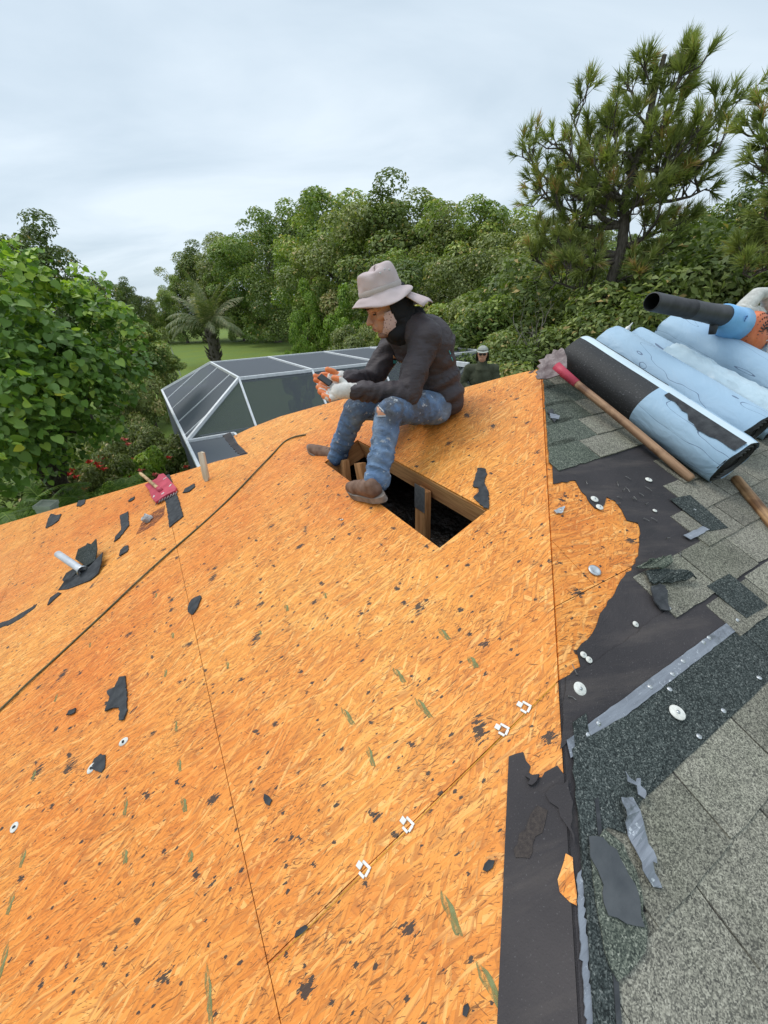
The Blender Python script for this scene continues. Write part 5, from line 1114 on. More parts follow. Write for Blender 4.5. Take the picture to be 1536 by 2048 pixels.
# ------------------------------------------------------------------ pines
def tuft(rs, p, d, L_, n, out, tint, wd=.012):
    d = np.array(d, float); d /= np.linalg.norm(d)
    r = rs.normal(size=(n, 3))*.36; dirs = d+r; dirs[:, 2] -= .10; dirs /= np.linalg.norm(dirs, axis=1)[:, None]
    st = np.array(p)+d*rs.uniform(-.35, .12, (n, 1))*L_*1.3; ll_ = L_*rs.uniform(.7, 1.1, (n, 1)); en = st+dirs*ll_; en[:, 2] -= .12*L_
    s = np.cross(dirs, rs.normal(size=(n, 3))); s /= np.linalg.norm(s, axis=1)[:, None]; s *= wd
    out[0].append(np.stack([st-s, st+s, en], 1).reshape(-1, 3)); out[1].append(np.clip(tint+rs.normal(size=n)*.12, 0, 1.1))
def pine(label, base, top_z, limbs, seed, D, nl=52, L_=.31, trunk_pts=None, r0=.22, wd=.0095):
    rs = np.random.RandomState(seed); T = thing('pine_tree', label, 'tree', Matrix.Translation((base.x, base.y, 0)), 'pines by the garden edge')
    mt = MB(); tp = trunk_pts; mt.tube(tp, [r0*(1-.75*i/(len(tp)-1)) for i in range(len(tp))], 12, cap=False); mt.build('trunk', M_BARK, T, None, True)
    out = ([], []); 
    for li, (a, e_, r) in enumerate(limbs):
        a, e_ = Vector(a), Vector(e_); L0 = (e_-a).length; mb = MB(); mid = a.lerp(e_, .5)+Vector((0, 0, -.10*L0))+Vector(rs.normal(size=3))*.12; q1 = a.lerp(mid, .5)+Vector(rs.normal(size=3))*.06
        mb.tube([a, q1, mid, mid.lerp(e_, .55)+Vector((0, 0, -.03*L0)), e_], [r, r*.85, r*.65, r*.45, r*.2], 8, cap=False)
        ends = []
        spine = [a, q1, mid, mid.lerp(e_, .55)+Vector((0, 0, -.03*L0)), e_]
        nb = int(6+L0*4.2)
        for k in range(nb):
            t = .30+.70*(k+rs.rand())/nb; sidx = min(3, int(t*4)); f = t*4-sidx; p = spine[sidx].lerp(spine[sidx+1], f); d = (spine[sidx+1]-spine[sidx]).normalized()
            nd = (d*.7+Vector(rs.normal(size=3))*.75+Vector((0, 0, .5))).normalized(); bl = rs.uniform(.3, .85)*(1.15-.4*t)*min(1.2, .5+L0*.3)
            m1 = p+nd*bl*.5; nd2 = (nd*.8+Vector((0, 0, .8))+Vector(rs.normal(size=3))*.25).normalized(); q = m1+nd2*bl*.5
            mb.tube([p, m1, q], [.020, .013, .007], 5, cap=False); tuft(rs, q, nd2, L_, nl, out, rs.uniform(.25, .85) if rs.rand() > .10 else 1.0, wd)
            for j in range(rs.randint(1, 3)):
                s = p.lerp(m1, .6) if j % 2 else m1; n3 = (nd2+Vector(rs.normal(size=3))*.7+Vector((0, 0, .45))).normalized(); e3 = s+n3*bl*rs.uniform(.35, .7); mb.tube([s, e3], [.010, .005], 4, cap=False); tuft(rs, e3, n3, L_*rs.uniform(.75, 1), nl, out, rs.uniform(.2, .9), wd)
        mb.build('limb', M_BARK, T, None, True)
    V = np.concatenate(out[0]); tn = np.concatenate(out[1]); Fq = np.arange(len(V)).reshape(-1, 3)
    link(bpy.data.objects.new('crown', npmesh('pine_needles', V, Fq, F_PINE, tn)), T); return T
PD = 12.5; base = at_dist(1212, 640, PD); base.z = 0
pw = lambda px, py, D=PD: at_dist(1240+(px-1240)*(.86 if px > 1240 else .97)+12, py+(30 if py < 330 else 12), D)-Vector((base.x, base.y, 0))
tp = [Vector((0, 0, -.1)), Vector((.0, 0, 2)), pw(1200, 620), pw(1208, 560), pw(1222, 510), pw(1232, 480), pw(1236, 430), pw(1238, 380), pw(1262, 300), pw(1290, 220), pw(1310, 140), pw(1330, 80)]
J = lambda px, py: pw(px, py)
limbs = [
 (J(1228, 495), pw(1110, 455, 12.2), .07), (J(1228, 495), pw(1060, 420, 12.8), .05), (J(1236, 440), pw(1150, 330, 12.2), .09), (J(1236, 440), pw(1060, 300, 12.6), .07), (J(1236, 420), pw(1030, 250, 13), .06),
 (J(1238, 400), pw(1110, 220, 12.1), .075), (J(1238, 400), pw(1130, 160, 12.8), .06), (J(1240, 380), pw(1180, 260, 11.8), .06), (J(1240, 390), pw(1300, 330, 11.9), .06), (J(1240, 400), pw(1400, 260, 12.9), .085), (J(1240, 400), pw(1470, 230, 12.4), .07),
 (J(1240, 400), pw(1490, 140, 12.8), .06), (J(1250, 340), pw(1430, 180, 12), .06), (J(1262, 300), pw(1390, 120, 12.9), .055), (J(1262, 300), pw(1220, 160, 12.2), .05), (J(1290, 220), pw(1260, 110, 12.8), .045), (J(1290, 220), pw(1400, 60, 12.3), .045),
 (J(1310, 140), pw(1290, 60, 12.5), .035), (J(1320, 110), pw(1390, 40, 12.7), .035), (J(1232, 470), pw(1330, 380, 11.9), .07), (J(1232, 475), pw(1400, 390, 12.7), .06), (J(1226, 500), pw(1330, 455, 12.3), .05), (J(1222, 510), pw(1130, 500, 11.8), .05),
 (J(1240, 400), pw(1330, 240, 13.2), .06), (J(1236, 430), pw(1190, 380, 13.2), .05), (J(1238, 395), pw(1440, 310, 12.7), .06), (J(1262, 300), pw(1330, 180, 11.9), .05), (J(1210, 550), pw(1090, 520, 12.2), .04), (J(1210, 550), pw(1280, 500, 11.8), .04), (J(1238, 400), pw(1090, 350, 13.0), .05), (J(1226, 500), pw(1050, 480, 12.6), .04), (J(1250, 340), pw(1200, 200, 12.9), .045)]
limbs = [(a, b+Vector((0, 0, -.30)), r*.85) for a, b, r in limbs]
pine('tall open pine with long upswept limbs, standing whole against the sky right of centre', base, 0, limbs, 3, PD, trunk_pts=tp, r0=.17)
b2 = at_dist(1640, 600, 11); b2.z = 0; pw2 = lambda px, py, D=11: at_dist(px, py, D)-Vector((b2.x, b2.y, 0))
tp2 = [Vector((0, 0, -.1)), Vector((0, 0, 3)), pw2(1640, 480), pw2(1650, 300), pw2(1660, 150)]
limbs2 = [(pw2(1640, 470), pw2(1500, 555, 10), .05), (pw2(1640, 450), pw2(1480, 500, 11), .045), (pw2(1645, 400), pw2(1530, 320, 10.8), .05), (pw2(1645, 380), pw2(1520, 260, 11), .05), (pw2(1650, 330), pw2(1540, 210, 11.2), .04), (pw2(1645, 400), pw2(1545, 370, 10.6), .04), (pw2(1640, 470), pw2(1540, 450, 10.8), .04)]
pine('second pine, only its branch tips reaching in from the right edge', b2, 0, limbs2, 5, 11, trunk_pts=tp2)
# bare dead branches below the pine
dead = at_dist(1080, 640, 11.2); rs = np.random.RandomState(9); m = MB()
for k in range(5): branch_mb(m, rs, Vector((0, 0, 1.2)), (rs.normal()*.9, rs.normal()*.3, .45), .95, .016, 2, .9)
m.tube([(0, 0, 0), (0, 0, 1.6)], [.06, .04], 6)
o = m.build('dead_shrub', simple('bleached twigs', (.14, .12, .10), (.26, .23, .20), 10, .9), None, Matrix.Translation((dead.x, dead.y, dead.z-2.0)), True); ids(o, 'bleached leafless shrub with tangled twigs left of the pine trunk', 'dead shrub')
# ------------------------------------------------------------------ people
from mathutils.bvhtree import BVHTree
def caps(mb, a, b, ra, rb=None, n=18, mi=0):
    rb = ra if rb is None else rb; a, b = Vector(a), Vector(b); d = (b-a); L_ = max(d.length, 1e-5); d = d/L_; q = d.to_track_quat('Z', 'Y').to_matrix()
    pr = [(ra*math.sin(t), -ra*math.cos(t)) for t in np.linspace(0.02, math.pi/2, 6)]+[(rb*math.cos(t), L_+rb*math.sin(t)) for t in np.linspace(0, math.pi/2-.02, 6)]
    b0 = len(mb.v); mb.lathe(pr, a, n, q, mi); k = len(pr); mb.f.append(tuple(b0+j for j in range(n))[::-1]); mb.m.append(mi); mb.f.append(tuple(b0+(k-1)*n+j for j in range(n))); mb.m.append(mi)
def ell(mb, c, rad, R=None, n=20, mi=0):
    pr = [(math.sin(t), -math.cos(t)) for t in np.linspace(.03, math.pi-.03, 14)]; b0 = len(mb.v); c = Vector(c)
    for (r, z) in pr:
        for j in range(n):
            a = 2*math.pi*j/n; v = Vector((r*math.cos(a)*rad[0], r*math.sin(a)*rad[1], z*rad[2])); v = R @ v if R is not None else v; mb.v.append(tuple(c+v))
    for i in range(13):
        for j in range(n): mb.f.append((b0+i*n+j, b0+i*n+(j+1) % n, b0+(i+1)*n+(j+1) % n, b0+(i+1)*n+j)); mb.m.append(mi)
    mb.f.append(tuple(b0+j for j in range(n))[::-1]); mb.f.append(tuple(b0+13*n+j for j in range(n))); mb.m += [mi, mi]
def remesh(name, mb, voxel, sm, mat_, parent, post=None, facemat=None, rings=0):
    me = bpy.data.meshes.new(name); me.from_pydata(mb.v, [], mb.f); ob = bpy.data.objects.new('tmp', me); C.objects.link(ob)
    r = ob.modifiers.new('r', 'REMESH'); r.mode = 'VOXEL'; r.voxel_size = voxel; r.use_smooth_shade = True
    s = ob.modifiers.new('s', 'SMOOTH'); s.factor = .5; s.iterations = sm
    dg = bpy.context.evaluated_depsgraph_get(); new = bpy.data.meshes.new_from_object(ob.evaluated_get(dg)); bpy.data.objects.remove(ob); new.name = name
    if post:
        n = len(new.vertices); co = np.empty(n*3); no = np.empty(n*3); new.vertices.foreach_get('co', co); new.vertices.foreach_get('normal', no); co = co.reshape(-1, 3); no = no.reshape(-1, 3)
        co = co+no*post(co)[:, None]; new.vertices.foreach_set('co', co.ravel()); new.update()
    new.polygons.foreach_set('use_smooth', [True]*len(new.polygons)); new.materials.clear()
    mats = mat_ if isinstance(mat_, (list, tuple)) else [mat_]
    for q in mats: new.materials.append(q)
    if facemat:
        for p in new.polygons: p.material_index = facemat(p.center)
    o = bpy.data.objects.new(name, new); return link(o, parent, Matrix.Identity(4))
def folds(segs, seed=0, base=.0012):
    """cloth folds running round each limb segment: (a, b, amplitude, folds per metre)"""
    S_ = [(np.array(a), np.array(b), amp, fr) for a, b, amp, fr in segs]
    def f(co):
        best = np.full(len(co), 1e9); A_ = np.zeros(len(co)); U = np.zeros((len(co), 3))
        for i, (a, b, amp, fr) in enumerate(S_):
            d = b-a; L_ = np.linalg.norm(d); d = d/L_; t = np.clip((co-a)@d, 0, L_); q = co-(a+t[:, None]*d); ds = np.linalg.norm(q, axis=1); k = ds < best; best = np.where(k, ds, best); A_ = np.where(k, amp, A_)
            x = np.cross(d, [0, 0, 1.0]); x /= np.linalg.norm(x)+1e-9; y = np.cross(d, x); an = np.arctan2(q@y, q@x)
            U = np.where(k[:, None], np.stack([t*fr+.7*np.sin(an+i), np.cos(an)*.7, np.sin(an)*.7+i*5], 1), U)
        return np.array([A_[i]*(1-2.2*abs(mnoise.noise(Vector(U[i])+Vector((seed, 0, 0))))) + base*mnoise.noise(Vector(co[i])*38) for i in range(len(co))])
    return f
def bvh_of(o): me = o.data; M = WM[o.name] if o.name in WM else Matrix.Identity(4); return BVHTree.FromPolygons([v.co.copy() for v in me.vertices], [tuple(p.vertices) for p in me.polygons])
def decal(name, o, poly, mt, parent, off=.0015, nx=7):
    """a thin patch sewn on: sampled over the cloth inside the outline poly (photo px)"""
    bv = bvh_of(o); xs = [p[0] for p in poly]; ys = [p[1] for p in poly]; V = []; Fc = []; idx = {}
    ny = nx; x0, x1, y0, y1 = min(xs), max(xs), min(ys), max(ys)
    for i in range(nx+1):
        for j in range(ny+1):
            px, py = x0+(x1-x0)*i/nx, y0+(y1-y0)*j/ny; h = bv.ray_cast(CAM, ray(px, py))
            if h[0] is not None and inpoly((px+.01*(x1-x0)*(1 if i < nx/2 else -1), py+.01*(y1-y0)*(1 if j < ny/2 else -1)), poly): idx[(i, j)] = len(V); V.append(h[0]+h[1]*off)
    for i in range(nx):
        for j in range(ny):
            k = [(i, j), (i+1, j), (i+1, j+1), (i, j+1)]
            if all(q in idx for q in k): Fc.append(tuple(idx[q] for q in k))
    if Fc: return mk(name, V, Fc, mt, parent, Matrix.Identity(4), True)
def on_ray(px, py, c, r, far=False):
    d = ray(px, py); oc = CAM-Vector(c); b = oc.dot(d); q = b*b-(oc.length_squared-r*r)
    if q < 0: return CAM-d*b
    return CAM+d*(-b+(math.sqrt(q) if far else -math.sqrt(q)))
def denim_mat():
    m, t, b = mat('worn denim', .85, .15); co = coord(t); w1 = noi(t, mapv(t, co, 0, (260, 260, 900)), 1, 2); n = noi(t, co, 5.5, 4, .6); s_ = noi(t, co, 30, 5, .7)
    c = ramp(t, n, [(.30, (.06, .105, .20)), (.50, (.13, .205, .335)), (.70, (.27, .36, .48))]); c = mixc(t, .35, c, mixc(t, 1.0, c, ramp(t, w1, [(.3, (.55, .55, .6)), (.7, (1, 1, 1))]), 'MULTIPLY'))
    # dust, tar and paint on the thighs (a wear pattern of the cloth itself)
    geo = N(t, 'ShaderNodeNewGeometry').outputs['Position']; sp_ = N(t, 'ShaderNodeSeparateXYZ'); t.links.new(geo, sp_.inputs[0]); hi = step(t, sp_.outputs[2], SEAT.z+.06, SEAT.z+.17)
    d = step(t, noi(t, co, 9, 6, .75), .40, .56); c = mixc(t, mth(t, 'MULTIPLY', mth(t, 'MULTIPLY', hi, d), .85), c, (.095, .095, .10))
    dk = step(t, noi(t, co, 17, 5, .75), .60, .68); c = mixc(t, mth(t, 'MULTIPLY', dk, .6), c, (.035, .035, .04))
    c = mixc(t, mth(t, 'MULTIPLY', step(t, s_, .60, .66), .6), c, (.62, .64, .66)); t.links.new(c, b.inputs['Base Color']); wr = noi(t, mapv(t, co, 0, (1, 1, 1.7)), 13, 4, .5, 1.6); bump(t, b, mth(t, 'ADD', mth(t, 'MULTIPLY', w1, .25), mth(t, 'MULTIPLY', wr, 3.0)), .6, .007); return m
SEAT = onplane(ML, 868, 850)
M_JEAN = denim_mat()
M_SHIRT = simple('charcoal jersey', (.038, .030, .034), (.066, .052, .056), 2.2, .62, .3, 0, .6, .022, 3, (1, 1, 2.6))
M_SKIN = simple('tanned skin', (.47, .235, .15), (.56, .29, .19), 10, .5, .35, 0, .15, .001)
M_HOOD = simple('black hood cloth', (.011, .011, .013), (.022, .022, .026), 6, .8, .2, 0, .5, .004)
def band_mat():
    m, t, b = mat('pink patterned bandana', .85, .1); co = coord(t); vo = N(t, 'ShaderNodeTexVoronoi', feature='F1', inp={'Scale': 75.0}); t.links.new(co, vo.inputs['Vector']); k = mth(t, 'LESS_THAN', vo.outputs['Distance'], .23)
    c = mixc(t, mth(t, 'MULTIPLY', k, .7), (.62, .46, .46), (.16, .08, .10)); t.links.new(c, b.inputs['Base Color']); return m
M_HAT = simple('pale mauve-grey canvas', (.42, .335, .335), (.55, .455, .45), 7, .9, .15, 0, .6, .004)
M_GLW = simple('dusty white glove knit', (.50, .46, .42), (.72, .70, .67), 26, .9, .1, 0, .6, .003)
M_GLO = simple('orange rubber palm', (.62, .15, .045), (.78, .25, .09), 26, .5, .35, 0, .4, .002)
M_SHOE = simple('dusty brown leather', (.10, .055, .038), (.24, .15, .11), 16, .75, .25, 0, .5, .003)
M_SOLE = simple('dusty rubber sole', (.14, .115, .10), (.34, .28, .24), 22, .85, .2, 0, .4, .003)
W = thing('person', 'seated worker in pale bucket hat, dark shirt and torn paint-stained jeans, bent over a phone', 'person', Matrix.Translation(SEAT))
# feet stand on the boards
toeN, heelN = onplane(ML, 706, 983), onplane(ML, 772, 1004)
toeF = onplane(ML, 622, 902); heelF = on_ray(696, 936, toeF, .30); heelN = on_ray(770, 1001, toeN, .265)
def foot(toe, heel):
    x = (toe-heel); L_ = x.length; x = x/L_; return x, L_, heel+x*.075*L_/.3+nL*.105
xN, LN, ankN = foot(toeN, heelN); xF, LF, ankF = foot(toeF, heelF)
ankN = atY(756, 950, 1.78)
xq = (toeF-heelF).normalized(); ankF = heelF+xq*.060+xq.cross(nL.cross(xq).normalized()).normalized()*.095
pass
hipN = atY(868, 812, 2.20); hipF = atY(850, 804, 2.42)
kneeN = on_ray(777, 824, hipN, .41); kneeF = on_ray(712, 818, hipF, .44)
pel = atY(866, 802, 2.31)
bel = atY(858, 745, 2.30); che = atY(846, 688, 2.26); nek = atY(812, 642, 2.23)
shN = atY(850, 676, 2.10); shF = atY(797, 672, 2.42)
elN = on_ray(815, 788, shN, .285); elF = on_ray(742, 762, shF, .29)
wrN = on_ray(710, 782, elN, .235); wrF = on_ray(698, 760, elF, .215)
pass
hd = atY(776, 618, 2.16)
pass
# jeans
mb = MB(); caps(mb, hipN, hipF, .100, .100); ell(mb, pel+Vector((.01, 0, .02)), (.115, .17, .11))
for h, k, a in ((hipN, kneeN, ankN), (hipF, kneeF, ankF)):
    caps(mb, h, k, .090, .063); caps(mb, k, k.lerp(a, .5), .062, .055); caps(mb, k.lerp(a, .5), a, .055, .052); caps(mb, a, a+(a-k).normalized()*.02, .053, .054)
jeans = remesh('jeans', mb, .008, 5, M_JEAN, W, folds([(hipN, kneeN, .006, 11), (hipF, kneeF, .006, 11), (kneeN, kneeN.lerp(ankN, .6), .009, 19), (kneeN.lerp(ankN, .6), ankN, .013, 36), (kneeF, kneeF.lerp(ankF, .6), .009, 19), (kneeF.lerp(ankF, .6), ankF, .013, 36)], 3, .002))
# body in one piece under the clothes (head, neck, trunk)
fwd = (Vector((math.sin(R_(-108)), math.cos(R_(-108)), 0))); pitch = R_(17)
hf = (fwd*math.cos(pitch)-ez*math.sin(pitch)).normalized(); hl_ = ez.cross(fwd).normalized(); hu = hf.cross(hl_).normalized(); HR = Matrix((hf, hl_, hu)).transposed()
hw = lambda x, y, z: hd+HR @ Vector((x, y, z))
mb = MB(); ell(mb, hw(-.008, 0, .018), (.094, .074, .098), HR, 28); ell(mb, hw(.028, 0, -.045), (.060, .056, .066), HR, 24); caps(mb, hw(.045, 0, -.088), hw(.062, 0, -.094), .028, .020)   # skull, jaw, chin
caps(mb, hw(.088, 0, .012), hw(.112, 0, -.026), .009, .0125); caps(mb, hw(.098, -.010, -.030), hw(.098, .010, -.030), .010, .010)   # nose
caps(mb, hw(.080, -.030, .026), hw(.082, .030, .026), .014, .014); caps(mb, hw(.082, .012, .028), hw(.066, .048, .024), .012, .012); caps(mb, hw(.082, -.012, .028), hw(.066, -.048, .024), .012, .012)  # brow
caps(mb, hw(.060, .040, -.012), hw(.04, .058, -.01), .020, .018); caps(mb, hw(.060, -.040, -.012), hw(.04, -.058, -.01), .020, .018)    # cheekbones
caps(mb, hw(.088, -.018, -.052), hw(.088, .018, -.052), .0095, .0095); caps(mb, hw(.086, -.015, -.066), hw(.086, .015, -.066), .010, .010)   # lips
ell(mb, hw(-.005, .077, -.006), (.018, .008, .03), HR, 12); ell(mb, hw(-.005, -.077, -.006), (.018, .008, .03), HR, 12)
caps(mb, hw(-.02, 0, -.05), nek+Vector((0, 0, -.02)), .058, .062); caps(mb, nek, che, .07, .12); caps(mb, che, bel, .13, .12); caps(mb, bel, pel, .12, .12)
body = remesh('body', mb, .0052, 3, M_SKIN, W)
M_EYE = simple('dark eye', (.01, .008, .007), (.02, .015, .012), 5, .25, .5); M_BROW = simple('black brow', (.01, .008, .007), (.02, .015, .012), 50, .8)
for s in (1, -1):
    m = MB(); ell(m, hw(.0815, s*.030, .004), (.0075, .013, .0045), HR, 12); m.build('eye', M_EYE, W, Matrix.Identity(4), True)
    m = MB(); m.tube([hw(.101, s*.010, .030), hw(.098, s*.026, .036), hw(.082, s*.046, .032)], [.003, .0045, .002], 8); m.build('eyebrow', M_BROW, W, Matrix.Identity(4), True)
    m = MB(); m.tube([hw(.090, s*.016, .010), hw(.0915, s*.028, .014), hw(.080, s*.043, .008)], [.0018, .0028, .0018], 8); m.build('eyelid', M_SKIN, W, Matrix.Identity(4), True)
m = MB(); m.tube([hw(.0955, -.022, -.0595), hw(.099, -.008, -.058), hw(.0995, 0, -.059), hw(.099, .008, -.058), hw(.0945, .024, -.061)], [.0012, .0035, .003, .0035, .0012], 8); m.build('lips', simple('lips', (.30, .10, .08), (.36, .13, .10), 20, .5, .3), W, Matrix.Identity(4), True)
m = MB(); ell(m, hw(.052, 0, -.094), (.033, .033, .021), HR, 18); m.build('stubble', simple('dark stubble', (.22, .12, .09), (.32, .18, .13), 120, .8), W, Matrix.Identity(4), True)
# hood: shell round skull and neck, open at the face
def shell(name, mt, rad, c, cond, th=.004, parent=W, n1=96, n2=64, wob=.0, HRm=HR):
    V = []; Fc = []; ok = {}
    for i in range(n2+1):
        for j in range(n1):
            t = math.pi*i/n2; a = 2*math.pi*j/n1; u = Vector((math.sin(t)*math.cos(a), math.sin(t)*math.sin(a), math.cos(t)))
            r = 1+wob*mnoise.noise(u*4.0); V.append(Vector(c)+HRm @ Vector((u.x*rad[0]*r, u.y*rad[1]*r, u.z*rad[2]*r))); ok[(i, j)] = cond(u)
    for i in range(n2):
        for j in range(n1):
            k = [(i, j), (i, (j+1) % n1), (i+1, (j+1) % n1), (i+1, j)]
            if all(ok[q] for q in k): Fc.append(tuple(q[0]*n1+q[1] for q in k))
    o = mk(name, V, Fc, mt, parent, Matrix.Identity(4), True); s = o.modifiers.new('s', 'SOLIDIFY'); s.thickness = th; s.offset = 1; return o
shell('hood', M_HOOD, (.110, .094, .122), hw(-.016, 0, .002), lambda u: not (u.x > .30 and abs(u.y) < .93 and u.z < .62), .005, wob=.06)
shell('bandana', band_mat(), (.104, .087, .112), hw(-.002, 0, -.012), lambda u: .02 < u.x < .56-.25*u.z and u.z < .12 and abs(u.y) > .30, .003, wob=.04)
mb = MB(); caps(mb, hw(-.035, 0, -.03), hw(-.045, 0, -.11), .085, .078); caps(mb, hw(-.045, .0, -.10), nek+Vector((.015, -.01, -.015)), .080, .092); caps(mb, hw(.0, .03, -.10), hw(-.02, -.03, -.12), .05, .055); caps(mb, nek+Vector((.03, -.05, -.0)), nek+Vector((.03, .06, -.0)), .055, .055)
remesh('hood_neck', mb, .007, 4, M_HOOD, W, folds([(hw(-.04, 0, .02), nek, .008, 6), (nek+Vector((0, -.1, 0)), nek+Vector((0, .1, 0)), .006, 16)], 7))
# shirt
mb = MB(); bk = Vector((.035, 0, 0))
caps(mb, shN, shF, .074, .074); caps(mb, nek+Vector((.02, 0, -.03)), che+bk, .080, .125); ell(mb, che+Vector((.02, 0, -.01)), (.13, .175, .15)); ell(mb, (che+bel)/2+Vector((.02, 0, 0)), (.13, .17, .14)); ell(mb, bel+Vector((.02, 0, -.02)), (.14, .18, .14)); ell(mb, pel+Vector((.045, 0, .055)), (.118, .185, .085)); caps(mb, nek, shN, .068, .078); caps(mb, nek, shF, .068, .078); caps(mb, nek+fwd*.045+Vector((0, 0, -.03)), che+fwd*.05, .075, .11)
caps(mb, pel+Vector((.085, -.09, .01)), pel+Vector((.085, .09, .01)), .072, .072)
caps(mb, shN, elN, .068, .055); caps(mb, elN, wrN, .053, .040); caps(mb, shF, elF, .070, .054); caps(mb, elF, wrF, .056, .042)
shirt = remesh('shirt', mb, .008, 5, M_SHIRT, W, folds([(nek, che, .004, 7), (che, bel, .011, 10), (bel, pel, .013, 15), (shN, elN, .011, 11), (elN, wrN, .010, 26), (shF, elF, .010, 11), (elF, wrF, .010, 26)], 1, .0025))
M_LOGO = simple('turquoise print', (.05, .38, .42), (.08, .48, .50), 30, .7); M_LOGO2 = simple('orange print', (.70, .30, .12), (.80, .40, .18), 30, .7)
decal('chest_print', shirt, [(786, 720), (795, 719), (795, 727), (786, 728)], M_LOGO, W); decal('chest_print', shirt, [(786, 709), (793, 717), (793, 718), (786, 717.5)], M_LOGO2, W)
decal('back_print', shirt, [(893, 690), (897, 694), (907, 722), (904, 722)], M_LOGO, W, nx=12)
# rip in the near knee
kn = [(752, 815), (757, 812), (764, 822), (773, 829), (768, 832), (755, 832)]
decal('bare_knee', jeans, kn, M_SKIN, W, .0012, 12); decal('frayed_hem', jeans, [(752, 831), (772, 830), (772, 833), (753, 833.5)], simple('frayed threads', (.34, .38, .44), (.48, .52, .58), 60, .9), W, .002, 12); decal('frayed_hem', jeans, [(757, 809), (766, 819), (774, 828), (772, 829), (762, 820), (755, 811)], simple('frayed threads', (.5, .53, .58), (.65, .68, .7), 60, .9), W, .002, 14)
# shoes
def shoe(toe, heel, x, L_, ank):
    y = nL.cross(x).normalized(); nn = x.cross(y); k = L_/.30*1.06; wk = .95; o = lambda a, b, c: heel+x*a*k+y*b+nn*c
    mb = MB(); mb2 = MB()
    caps(mb, o(.05, 0, .055), o(.12, 0, .058), .040, .042); caps(mb, o(.12, 0, .055), o(.22, .004, .042), .042, .036); caps(mb, o(.20, .006, .04), o(.265, .004, .036), .038, .030); caps(mb, o(.045, 0, .055), o(.05, 0, .080), .036, .034); caps(mb, o(.06, 0, .03), o(.25, .004, .028), .036, .036)
    u = remesh('shoe_upper', mb, .006, 4, M_SHOE, W, lambda co: np.array([.0016*mnoise.noise(Vector(c)*60) for c in co]))
    out = []
    for t in np.linspace(0, 2*math.pi, 40, endpoint=False):
        a = .145+.158*math.cos(t); wd = .051+.007*math.cos(t)-(.008*math.exp(-((a-.13)/.05)**2)); out.append((a*k, wd*math.sin(t)))
    s = slab('shoe_sole', [out], -.002, .030, M_SOLE, W, frame(x, y, nn, heel+nn*.001), lambda a, b: .012*max(0, (a/k-.22)/.08)**2); bevel(s, .006)
    # laces
    m = MB()
    for q in range(5): m.tube([o(.115+.022*q, -.024, .088-.006*q), o(.122+.022*q, 0, .101-.009*q), o(.115+.022*q, .024, .088-.006*q)], .0028, 6)
    m.build('shoelace', M_SHOE, W, Matrix.Identity(4), True)
shoe(toeN, heelN, xN, LN, ankN); shoe(toeF, heelF, xF, LF, ankF)
# gloved hands holding a phone
def hand(wrist, pts_palm, fingers, thumb, seed, white_cut):
    mb = MB(); segs = []
    caps(mb, wrist, pts_palm[0], .034, .036); 
    for a, b, ra, rb in zip(pts_palm[:-1], pts_palm[1:], (.034, .030), (.032, .024)): caps(mb, a, b, ra, rb)
    for f in fingers+[thumb]:
        for i in range(len(f)-1): caps(mb, f[i], f[i+1], .0135-.0010*i, .0125-.0010*i, 12); segs.append((Vector(f[i]), Vector(f[i+1])))
    def fm_(c):
        d = min(((c-a)-(b-a)*max(0, min(1, (c-a).dot(b-a)/(b-a).length_squared))).length for a, b in segs)
        return 1 if d < white_cut else 0
    return remesh('glove', mb, .0038, 2, [M_GLW, M_GLO], W, folds([(wrist, pts_palm[0], .003, 40)], seed), fm_)
Y0 = wrN.y
pN = [atY(692, 781, Y0-.01), atY(676, 783, Y0-.02)]
fN = [[atY(672, 772, Y0+.01), atY(655, 772, Y0+.02), atY(642, 768, Y0+.03)], [atY(668, 780, Y0-.005), atY(650, 781, Y0+.0), atY(637, 774, Y0+.012)], [atY(669, 787, Y0-.02), atY(653, 789, Y0-.02), atY(640, 783, Y0-.008)], [atY(672, 793, Y0-.03), atY(660, 797, Y0-.035), atY(648, 792, Y0-.03)]]
tN = [atY(690, 768, Y0-.0), atY(680, 759, Y0+.005), atY(668, 756, Y0+.01)]
hand(wrN, pN, fN, tN, 1, .0145)
Y1 = wrF.y
pF = [atY(683, 757, Y1), atY(668, 757, Y1)]
fF = [[atY(664, 762, Y1), atY(646, 766, Y1-.0), atY(631, 760, Y1-.01)], [atY(662, 756, Y1+.01), atY(645, 757, Y1+.01), atY(630, 752, Y1)], [atY(660, 750, Y1+.02), atY(645, 750, Y1+.02), atY(634, 757, Y1+.02)], [atY(664, 764, Y1-.015), atY(650, 772, Y1-.02), atY(640, 772, Y1-.025)]]
tF = [atY(678, 752, Y1-.01), atY(667, 743, Y1-.015), atY(655, 739, Y1-.02)]
hand(wrF, pF, fF, tF, 4, .016)
Yp = min(Y0, Y1)-.01; a, b = atY(636, 750, Yp+.02), atY(664, 770, Yp); dx = (b-a).normalized(); dz = Vector((0.2, -.55, .8)); dz = (dz-dx*dz.dot(dx)).normalized()
m = MB(); m.box((0, 0, 0), ((b-a).length*.85, .036, .009)); o = m.build('phone', simple('black phone', (.008, .008, .009), (.012, .012, .013), 5, .2, .5), None, frame(dx, dz.cross(dx), dz, (a+b)/2)); bevel(o, .004, 3); ids(o, 'black phone held between the seated worker\'s orange gloves', 'phone')
